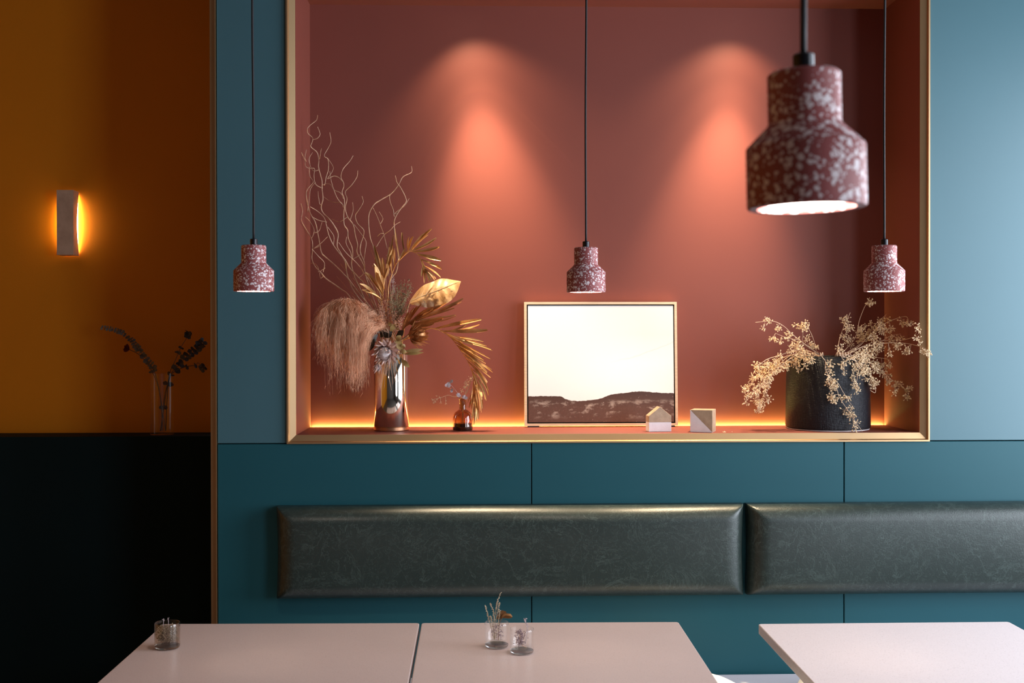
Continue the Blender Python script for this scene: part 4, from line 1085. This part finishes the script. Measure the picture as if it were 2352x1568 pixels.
def seedbranch(lab, main, twigs, Y, extra, every=1.0, jit=8):
    """main from the pot outward; extra = cluster spots in crop pixels"""
    pm = trace(O4, S4, main)
    w3 = [PN(x, y, Y[0] + (Y[1]-Y[0])*i/(len(pm)-1)) for i, (x, y) in enumerate(pm)]
    w3 = [outpot(p) for p in w3]
    base = Vector((PC.x + random.uniform(-.02, .02), PC.y + random.uniform(-.02, .02), PC.z + PH*.62))
    r = thing('seed_branch', lab, 'branch', base, 'dried seed branches in the black pot')
    d0 = Vector((w3[0].x-PC.x, w3[0].y-PC.y, 0)); d0 = d0*min(1, (R1_-.004)/max(d0.length, 1e-6))
    st = cat([base, Vector((PC.x, PC.y, PC.z + PH + .008)) + d0] + w3, 5)
    obj('stem', TUBE(st, .0013, .0007, 6), 'seed_stem', r, True)
    lines = [(cat(w3, 6))]
    for tw in twigs:
        q = [P(x, y, 0) for x, y in trace(O4, S4, tw)]
        near = min(st, key=lambda v: (v.x-P(*trace(O4, S4, tw)[0], v.y).x)**2 + (v.z-P(*trace(O4, S4, tw)[0], v.y).z)**2)
        q = [near] + [PN(x, y, near.y - .004*i) for i, (x, y) in enumerate(trace(O4, S4, tw))][1:]
        q = [q[0]] + [outpot(p) for p in q[1:]]
        obj('twig', TUBE(cat(q, 5), .0008, .0005, 5), 'seed_stem', r, True)
        lines.append(cat(q, 6))
    for (x, y) in extra:
        px = trace(O4, S4, [(x + random.gauss(0, jit), y + random.gauss(0, jit))])[0]
        allp = [p for l in lines for p in l]
        near = min(allp, key=lambda v: (v.x-P(*px, v.y).x)**2 + (v.z-P(*px, v.y).z)**2)
        c = PN(px[0], px[1], near.y + random.gauss(0, .006), .016)
        c = outpot(c)
        if (c-near).length > .004:
            obj('stalk', TUBE([near, (near+c)/2 + Vector((0, 0, .002)), c], .0005, .0004, 4), 'seed_stem', r)
        inst('seed_cluster', random.choice(CL), None, r, c, (random.gauss(0, .5), random.gauss(0, .5), random.uniform(0, 6.28)), random.uniform(.8, 1.1))
def along(pts, n, off=0):
    c = cat([Vector((x, y, 0)) for x, y in pts], 12); out = []
    for i in range(n):
        v = c[int((i+.5)/n*(len(c)-1))]; out.append((v.x + random.gauss(0, off), v.y + random.gauss(0, off)))
    return out
yc = PC.y; yfr = PC.y - prad
SB = [
 ('seed branch reaching highest to the left with a bare tip', [(870, 670), (820, 630), (700, 540), (600, 460), (540, 400), (470, 355), (390, 335), (240, 350)],
  [[(690, 530), (600, 515), (520, 490), (440, 458)], [(330, 345), (330, 400)], [(650, 635), (600, 605), (562, 575)]], (yc-.03, yc-.09),
  [(350, 315), (375, 345), (325, 415), (470, 400), (480, 420), (560, 465), (585, 480), (440, 510), (490, 535), (420, 500), (600, 545), (640, 570), (670, 560), (620, 585), (660, 535)]),
 ('seed branch with one upright head left of the pot centre', [(850, 655), (840, 590), (810, 490), (770, 410), (740, 375)], [[(845, 610), (780, 590), (760, 560)], [(700, 640), (718, 560), (715, 480), (720, 420)]], (yc-.01, yc-.03),
  [(670, 360), (700, 400), (740, 360), (750, 345), (720, 415), (690, 375), (760, 500), (750, 510), (790, 570), (820, 590), (840, 580), (800, 560)]),
 ('seed branch arching low over the left rim', [(880, 685), (760, 632), (620, 632), (480, 680), (370, 712), (300, 755), (235, 805)], [[(620, 640), (640, 740), (655, 820)], [(700, 640), (720, 720), (740, 790)]], (yc-.05, yc-.10),
  along([(760, 640), (620, 650), (480, 700), (360, 740), (240, 800)], 9, 14) + [(640, 690), (680, 710), (720, 690), (760, 720), (800, 710), (690, 760), (660, 820), (740, 790), (640, 770), (790, 680), (740, 650), (700, 680), (620, 720), (660, 740), (610, 750), (770, 740), (690, 640), (720, 620), (660, 650)]),
 ('thick seed branch hanging down left of the pot', [(880, 690), (720, 650), (560, 730), (440, 840), (330, 960), (230, 1050), (190, 1090)], [[(400, 880), (370, 1000), (350, 1080)], [(240, 1040), (180, 1060), (150, 1120)]], (yc-.06, yc-.12),
  along([(560, 740), (440, 850), (330, 960), (230, 1060)], 12, 22) + [(140, 1080), (160, 1070), (135, 1140), (120, 1010), (350, 1110), (370, 1110), (330, 1080), (480, 800), (500, 820)]),
 ('seed branch with the lowest hanging head left of the pot', [(820, 690), (600, 680), (450, 800), (340, 900), (290, 1000), (275, 1100), (270, 1230)], [[(340, 900), (250, 900), (200, 880)]], (yc-.04, yc-.07),
  along([(450, 800), (330, 900), (280, 1000), (275, 1110), (270, 1220)], 15, 20) + [(250, 1220), (300, 1200), (310, 1230), (280, 1240), (260, 1150), (300, 1130), (300, 1170), (210, 870), (230, 900), (280, 880), (370, 860), (330, 1010), (350, 960)]),
 ('seed branch spreading farthest left at mid height', [(760, 650), (560, 685), (400, 770), (300, 850), (220, 900), (165, 950)], [[(300, 850), (200, 960), (130, 1000)]], (yc-.02, yc-.05),
  along([(500, 700), (400, 770), (300, 860), (200, 910)], 12, 24) + [(130, 990), (140, 1020), (170, 1000), (270, 800), (330, 790), (240, 770), (420, 740), (560, 750), (540, 780), (470, 760)]),
 ('seed branch trailing down the front of the pot', [(905, 690), (940, 740), (940, 810), (970, 880), (1050, 1010), (1080, 1100), (1160, 1220), (1240, 1340), (1310, 1440)],
  [[(970, 870), (1060, 950), (1120, 1050), (1190, 1160), (1215, 1185)], [(965, 860), (985, 760), (1000, 740)], [(1240, 1340), (1245, 1400), (1250, 1440)]], (yfr-.004, yfr-.014),
  [(990, 750), (980, 790), (985, 830), (975, 900), (990, 930), (1010, 960), (1000, 990), (1030, 980), (1010, 1020), (1040, 1000), (970, 970), (1020, 940), (1000, 1080), (1020, 1130), (990, 1100), (1040, 1110), (1110, 1090), (1150, 1110), (1170, 1100), (1210, 1190), (1130, 1240), (1180, 1240), (1190, 1290), (1200, 1260), (1240, 1340), (1220, 1370), (1245, 1420)]),
 ('upright seed branch at the pot centre', [(1058, 680), (1080, 520), (1130, 380), (1190, 250)], [[(1150, 340), (1180, 380), (1180, 410)], [(1060, 640), (1100, 610)]], (yc-.01, yc-.03),
  [(1120, 320), (1140, 330), (1160, 340), (1150, 300), (1190, 390), (1170, 410), (1150, 400), (1110, 485), (1130, 490), (1090, 600), (1110, 610)]),
 ('tallest seed branch with a bare upper stem', [(1085, 680), (1160, 600), (1240, 500), (1280, 330), (1330, 200), (1385, 100)], [[(1340, 190), (1390, 160), (1405, 130)], [(1240, 500), (1190, 520), (1170, 490)]], (yc+.0, yc-.02),
  [(1390, 140), (1380, 165), (1405, 155), (1180, 510), (1190, 490), (1200, 570), (1160, 540), (1300, 400), (1270, 440)]),
 ('seed branch slanting up right behind the tall one', [(1100, 680), (1280, 570), (1350, 470), (1440, 370), (1550, 270)], [[(1420, 390), (1360, 380), (1310, 400)]], (yc+.01, yc+.0),
  along([(1300, 540), (1370, 450), (1440, 380), (1550, 290)], 8, 14) + [(1310, 400), (1300, 450), (1280, 520), (1310, 510), (1340, 400), (1390, 370), (1290, 470), (1560, 310)]),
 ('seed branch with a nodding head before the niche side', [(1120, 680), (1280, 585), (1370, 490), (1480, 395), (1600, 330), (1740, 290), (1775, 340)], [[(1690, 305), (1720, 335)], [(1570, 345), (1600, 400)], [(1500, 385), (1530, 450)]], (yc-.04, yc-.07),
  [(1700, 345), (1730, 355), (1770, 345), (1790, 350), (1590, 405), (1610, 410), (1500, 410), (1530, 370), (1480, 400), (1530, 440), (1500, 440), (1470, 370), (1420, 480), (1390, 500)]),
 ('wispy seed branch pointing at the brass trim', [(1150, 675), (1300, 595), (1450, 540), (1600, 530), (1720, 525), (1830, 490), (1895, 445)], [[(1500, 535), (1600, 480), (1690, 465)], [(1830, 490), (1860, 430), (1870, 400)]], (yc-.03, yc-.10),
  [(1860, 400), (1865, 430), (1860, 510), (1870, 540), (1600, 490), (1640, 500), (1620, 530), (1700, 500), (1430, 520), (1450, 500), (1480, 560)]),
 ('long seed branch overlapping the brass trim at its tip', [(1130, 690), (1300, 600), (1500, 560), (1700, 555), (1850, 580), (1930, 610), (1970, 660)], [[(1880, 590), (1890, 640)], [(1720, 560), (1750, 610)], [(1800, 570), (1790, 610)]], (yc-.06, yc-.17),
  [(1890, 650), (1930, 650), (1960, 660), (1750, 610), (1780, 610), (1740, 630), (1650, 560), (1670, 590), (1690, 570), (1640, 590), (1580, 640), (1570, 660), (1460, 600), (1480, 580), (1440, 610), (1400, 600), (1500, 620), (1420, 570)]),
 ('seed branch hanging straight down over the pot rim, right of centre', [(1100, 690), (1230, 730), (1272, 790), (1262, 880), (1250, 960), (1258, 1020)], [[(1105, 690), (1120, 740), (1130, 830)]], (yfr+.02, yfr-.012),
  [(1100, 770), (1120, 790), (1150, 740), (1130, 830), (1180, 720), (1230, 880), (1270, 870), (1240, 960), (1220, 970), (1260, 1010), (1250, 1030), (1270, 1000), (1240, 820)]),
 ('dense seed branch drooping over the right rim of the pot', [(1150, 695), (1300, 760), (1380, 870), (1430, 960), (1440, 1050), (1390, 1030)], [[(1300, 750), (1330, 830), (1330, 880)]], (yfr+.05, yfr+.01),
  along([(1200, 710), (1300, 760), (1370, 870), (1430, 970)], 14, 26) + [(1290, 820), (1330, 860), (1310, 790), (1350, 900), (1400, 900), (1430, 980), (1450, 960), (1280, 760), (1240, 800), (1300, 700), (1340, 720), (1390, 830), (1350, 820)]),
 ('long seed branch slanting down right past the pot', [(1180, 685), (1350, 740), (1480, 820), (1600, 920), (1700, 980), (1770, 1050), (1765, 1095)], [[(1500, 830), (1550, 920), (1560, 960)], [(1640, 950), (1640, 1040)]], (yc-.05, yc-.10),
  [(1480, 800), (1500, 840), (1520, 860), (1490, 870), (1560, 880), (1570, 950), (1560, 920), (1640, 1000), (1640, 1050), (1660, 960), (1680, 950), (1740, 1030), (1770, 1010), (1750, 1090), (1770, 1080), (1400, 760), (1440, 790), (1350, 760)]),
 ('short seed branch with three drooping heads beside the pot rim', [(1200, 680), (1350, 690), (1450, 700), (1570, 720), (1600, 770)], [[(1420, 695), (1430, 740)], [(1495, 705), (1505, 760)]], (yc-.02, yc-.06),
  [(1600, 770), (1580, 760), (1500, 770), (1520, 790), (1430, 740), (1450, 770), (1380, 700), (1350, 660), (1400, 640), (1330, 640), (1370, 610), (1300, 650), (1250, 640), (1280, 690), (1340, 690), (1400, 670), (1440, 650), (1320, 620), (1420, 720), (1240, 680)]),
]
for sb in SB: seedbranch(*sb)
# fallen bits on the shelf and on the bench
def crumb(px, Y, z, lab, mat='seed', n=5, sc=1.0):
    c = PZ(px[0], px[1], z); bm = bmesh.new()
    for j in range(n): add_bud(bm, c + Vector((random.gauss(0, .004)*sc, random.gauss(0, .002)*sc, .0022)), Vector((random.gauss(0, 1), random.gauss(0, 1), .1)), .005*sc, .0015*sc, 5)
    zz = min(v.co.z for v in bm.verts)
    bmesh.ops.translate(bm, verts=bm.verts, vec=(0, 0, z+.0002-zz))
    tag(obj('fallen_seed', bm, mat, loc=(c.x, c.y, z)), lab, 'seed', 'fallen seeds')
crumb((1664, 993), .1, NZ0, 'fallen seed cluster on the shelf beside the cube ornament', n=7)
crumb((1683, 992.5), .1, NZ0, 'single fallen seed on the shelf right of the fallen cluster', n=2, sc=.7)
crumb((1696, 1559), 0, .4502, 'fallen white crumb on the pale bench', 'block_white', 2, .8)
# ================================================================== glass vase with eucalyptus on the ledge
gy = .517; GC = Vector((P(372.5, 990, gy).x, gy, LZ+.0005)); gs = PX(gy); GR = 26.5*gs; GH = P(372, 857, gy).z - LZ
r = thing('glass_vase', 'tall clear glass cylinder vase on the dark ledge', 'vase', GC)
obj('glass', LATHE([(0, 0), (GR-.001, 0), (GR, .002), (GR, GH-.001), (GR-.0012, GH), (GR-.0024, GH-.001), (GR-.0024, .010), (0, .009)], GC, 48), 'glass', r, True)
O9, S9 = (200, 720), 5.226
def euca(lab, pts, Y, mat, leaves, k):
    pp = trace(O9, S9, pts); w3 = lift(pp, *Y)
    base = GC + Vector((.012*math.cos(k*2.2), .012*math.sin(k*2.2), .012))
    r = thing('eucalyptus_stem', lab, 'branch', base, 'eucalyptus stems in the glass vase')
    full = cat([base] + w3, 8)
    obj('stem', TUBE(full, .0016, .0008, 6), mat, r, True)
    n0 = 8 if len(full) > 12 else 2
    for (t, sz) in leaves:
        p = full[min(len(full)-1, int(t*(len(full)-1)))]; q = full[min(len(full)-1, int(t*(len(full)-1))+1)]; d = (q - full[max(0, int(t*(len(full)-1))-1)]).normalized()
        for sd in (-1, 1):
            sdv = d.cross(Vector((0, 1, 0))).normalized()*sd
            tip = (sdv*random.uniform(.6, 1) + d*random.uniform(.1, .6) + Vector((0, random.uniform(-.8, .5), 0))).normalized()
            L = sz*random.uniform(.8, 1.15)
            pts_ = [p + tip*L*i/5 + Vector((0, 0, .0015*math.sin(i))) for i in range(6)]
            obj('leaf', BLADE(pts_, L*.95, Vector((random.gauss(0, .6), -1, random.gauss(0, .6))).normalized(), random.uniform(-.3, .4), .5, .25, .25, .0005), mat, r, True)
random.seed(3)
euca('pale grey eucalyptus stem arching left out of the glass vase', [(880, 1000), (840, 800), (780, 640), (690, 520), (610, 420), (530, 310), (420, 225), (300, 185), (170, 165)], (gy, gy-.03), 'euca', [(.30 + .70*i/24, .0165 - .0075*i/24) for i in range(25)], 0)
euca('dark eucalyptus stem with the biggest leaf clump leaning right', [(930, 1000), (1000, 740), (1100, 620), (1200, 510), (1300, 430), (1390, 340)], (gy, gy-.02), 'euca_dark', [(.12, .02), (.25, .02), (.34, .016), (.42, .02), (.5, .02), (.56, .016), (.62, .02), (.68, .021), (.74, .02), (.8, .02), (.86, .021), (.92, .021), (.97, .019), (1.0, .018)], 1)
euca('dark eucalyptus stem with one small head standing upright', [(960, 900), (1000, 690), (1060, 560), (1130, 400), (1190, 300), (1215, 235)], (gy, gy+.02), 'euca_dark', [(.6, .016), (.66, .013), (.86, .015), (.92, .016), (.96, .017), (1.0, .016)], 2)
euca('thin dark eucalyptus stem ending in two low heads at right', [(970, 900), (1010, 740), (1080, 680), (1190, 635), (1300, 620), (1330, 590), (1380, 640), (1400, 670)], (gy, gy-.03), 'euca_dark', [(.5, .012), (.62, .013), (.84, .013), (.88, .014), (.97, .014), (1.0, .015)], 3)
fc_ = P(200+505/5.226, 720+430/5.226, gy+.03)
base = GC + Vector((0, .01, .012))
r = thing('red_flower', 'dark red dried flower behind the pale eucalyptus stem', 'dried flower', base)
obj('stem', TUBE(cat([base, P(366, 900, gy), P(345, 845, gy+.01), P(320, 815, gy+.02), fc_], 6), .0012, .0012, 5), 'euca_dark', r, True)
for i in range(22):
    a = 6.2832*i/22*3.1; d = (Vector((-.75, -.35, .45)) + rdir()*.75).normalized()
    obj('petal', BLADE([fc_ + d*.020*q/4 + Vector((0, 0, .002*(q/4)**2)) for q in range(5)], .011, rdir(), .4, .6, .3, .3), 'red', r, True)
# ================================================================== tumblers on the tables
def tumbler(cx, bot, wpx, lab, gm, grp='glasses on the tables'):
    """bot = pixel row of the nearest point of the foot"""
    f = PZ(cx, bot, TZ); rad = wpx/2*PX(f.y+.03); c = Vector((PZ(cx, bot-6, TZ).x, f.y+rad, TZ+.0006))
    r = thing('tumbler', lab, 'glass', c, grp)
    h = rad*2.02
    obj('glass', LATHE([(0, 0), (rad-.003, 0), (rad-.0006, .0025), (rad, .007), (rad, h*.9), (rad-.0006, h-.001), (rad-.0016, h), (rad-.0026, h-.001), (rad-.0028, .017), (rad-.006, .0115), (0, .010)], c, 48), gm, r, True)
    obj('base', LATHE([(0, .0006), (rad-.0035, .0006), (rad-.0012, .003), (rad-.0010, .0055), (rad-.0050, .0072), (0, .0068)], c, 48), 'solid_glass', r, True)
    return r, c, rad, h
t1, c1, r1, h1 = tumbler(382.5, 1495, 57, 'smoky tumbler alone on the left table', 'smoke')
t2, c2, r2, h2 = tumbler(1141, 1492, 55.5, 'clear tumbler with a tall pale sprig on the middle table', 'glass')
t3, c3, r3, h3 = tumbler(1199, 1506, 55.5, 'clear tumbler with a mauve flower, nearer of the two on the middle table', 'glass')
# filling of the smoky tumbler with two pale tips
random.seed(9)
r = thing('dried_posy', 'taupe dried posy packed in the smoky tumbler', 'dried flower', c1 + Vector((0, 0, .013)))
bm = bmesh.new()
for k in range(420):
    a = random.uniform(0, 6.28); q = math.sqrt(random.random())*(r1-.006); z = random.uniform(.016, h1*.80)
    if z < .02: q *= .7
    add_bud(bm, c1 + Vector((q*math.cos(a), q*math.sin(a), z)), rdir(.6), .008, .0016, 4)
f = obj('florets', bm, 'sand', r); f['kind'] = 'stuff'
for (x, y0, y1) in ((376, 1445, 1422.5), (387, 1445, 1419.5)):
    bm = bmesh.new(); a, b = P(x, y0, c1.y), P(x-.5, y1, c1.y)
    add_tube(bm, cat([c1 + Vector((0, 0, .02)), a, b], 4), .0008, .0006, 5)
    for j in range(6): add_bud(bm, b + Vector((random.gauss(0, .0008), 0, -.003*random.random())), rdir(.8), .004, .0009, 4)
    obj('tip', bm, 'lilac', r)
O10, S10 = (1000, 1340), 6.876
def T10(*p): return trace(O10, S10, p)
r = thing('pale_posy', 'tall pale dried sprig standing in the clear tumbler', 'dried flower', c2 + Vector((0, 0, .012)))
for k, ln in enumerate((((930, 880), (930, 600), (960, 400), (980, 280), (1035, 140)), ((930, 880), (925, 600), (915, 440), (870, 320)), ((920, 850), (860, 620), (830, 500), (785, 350)), ((940, 860), (960, 560), (990, 420), (1010, 310)), ((940, 880), (890, 580), (870, 520)), ((960, 860), (1000, 560), (1020, 430)))):
    q = lift(T10(*ln), c2.y, c2.y); q[0].z = max(q[0].z, TZ+.014)
    bm = TUBE(cat(q, 5), .0009, .0005, 5)
    cc = cat(q, 10)
    for j in range(44):
        i = int(random.uniform(.3, 1)*(len(cc)-1)); d = (cc[i]-cc[max(0, i-2)]).normalized()
        add_bud(bm, cc[i], d + rdir()*.7, .0052, .0011, 4)
    obj('sprig', bm, 'pale_sprig', r)
bm = bmesh.new()
for k in range(60):
    a = T10((random.uniform(900, 1050), random.uniform(640, 870)))[0]
    add_bud(bm, P(a[0], a[1], c2.y + random.gauss(0, .006)), rdir(.3), .007, .0012, 4)
obj('florets', bm, 'purple', r)
r = thing('brown_leaf_sprig', 'folded brown leaf standing in the clear tumbler behind the pale sprig', 'dried leaf', c2 + Vector((.004, .004, .012)))
q = [c2 + Vector((.004, .004, .014))] + lift(T10((1010, 640), (1060, 540), (1090, 480)), c2.y+.006)
obj('stem', TUBE(cat(q, 4), .0009, .0006, 5), 'brown_leaf', r)
obj('leaf', BLADE([p for p in lift(T10((980, 560), (1030, 500), (1080, 470), (1120, 470)), c2.y+.006, c2.y-.004)], .017, Vector((.2, -1, .5)), .5, .5, .5, .35, .0006), 'brown_leaf', r, True)
obj('leaf', BLADE([p for p in lift(T10((1060, 520), (1120, 500), (1170, 505), (1210, 525)), c2.y+.004, c2.y-.006)], .014, Vector((-.2, -1, .7)), -.5, .5, .3, .5, .0006), 'brown_leaf', r, True)
r = thing('mauve_posy', 'mauve dried flower head inside the nearer clear tumbler', 'dried flower', c3 + Vector((0, 0, .012)))
bm = bmesh.new()
for k in range(160):
    t = random.random(); a = T10((1340 + random.gauss(0, 42)*(1-.3*t) , 740 + 230*t))[0]
    add_bud(bm, P(a[0], a[1], c3.y + random.gauss(0, .006)), rdir(.4), .0065, .0011, 4)
obj('flower_head', bm, 'purple', r)
q = lift(T10((1440, 1030), (1380, 980), (1340, 900), (1330, 760)), c3.y); q[0].z = max(q[0].z, TZ+.013)
obj('stem', TUBE(cat(q, 4), .0010, .0007, 5), 'willow', r)
q = lift(T10((1420, 950), (1445, 800), (1450, 690), (1420, 600), (1425, 560)), c3.y)
bm = TUBE(cat(q, 5), .0009, .0006, 5)
for px in T10((1400, 570), (1425, 560), (1425, 600), (1450, 680), (1440, 640)):
    for j in range(4): add_bud(bm, P(px[0], px[1], c3.y), rdir(.3), .005, .0012, 4)
obj('pale_tip', bm, 'lilac', r)
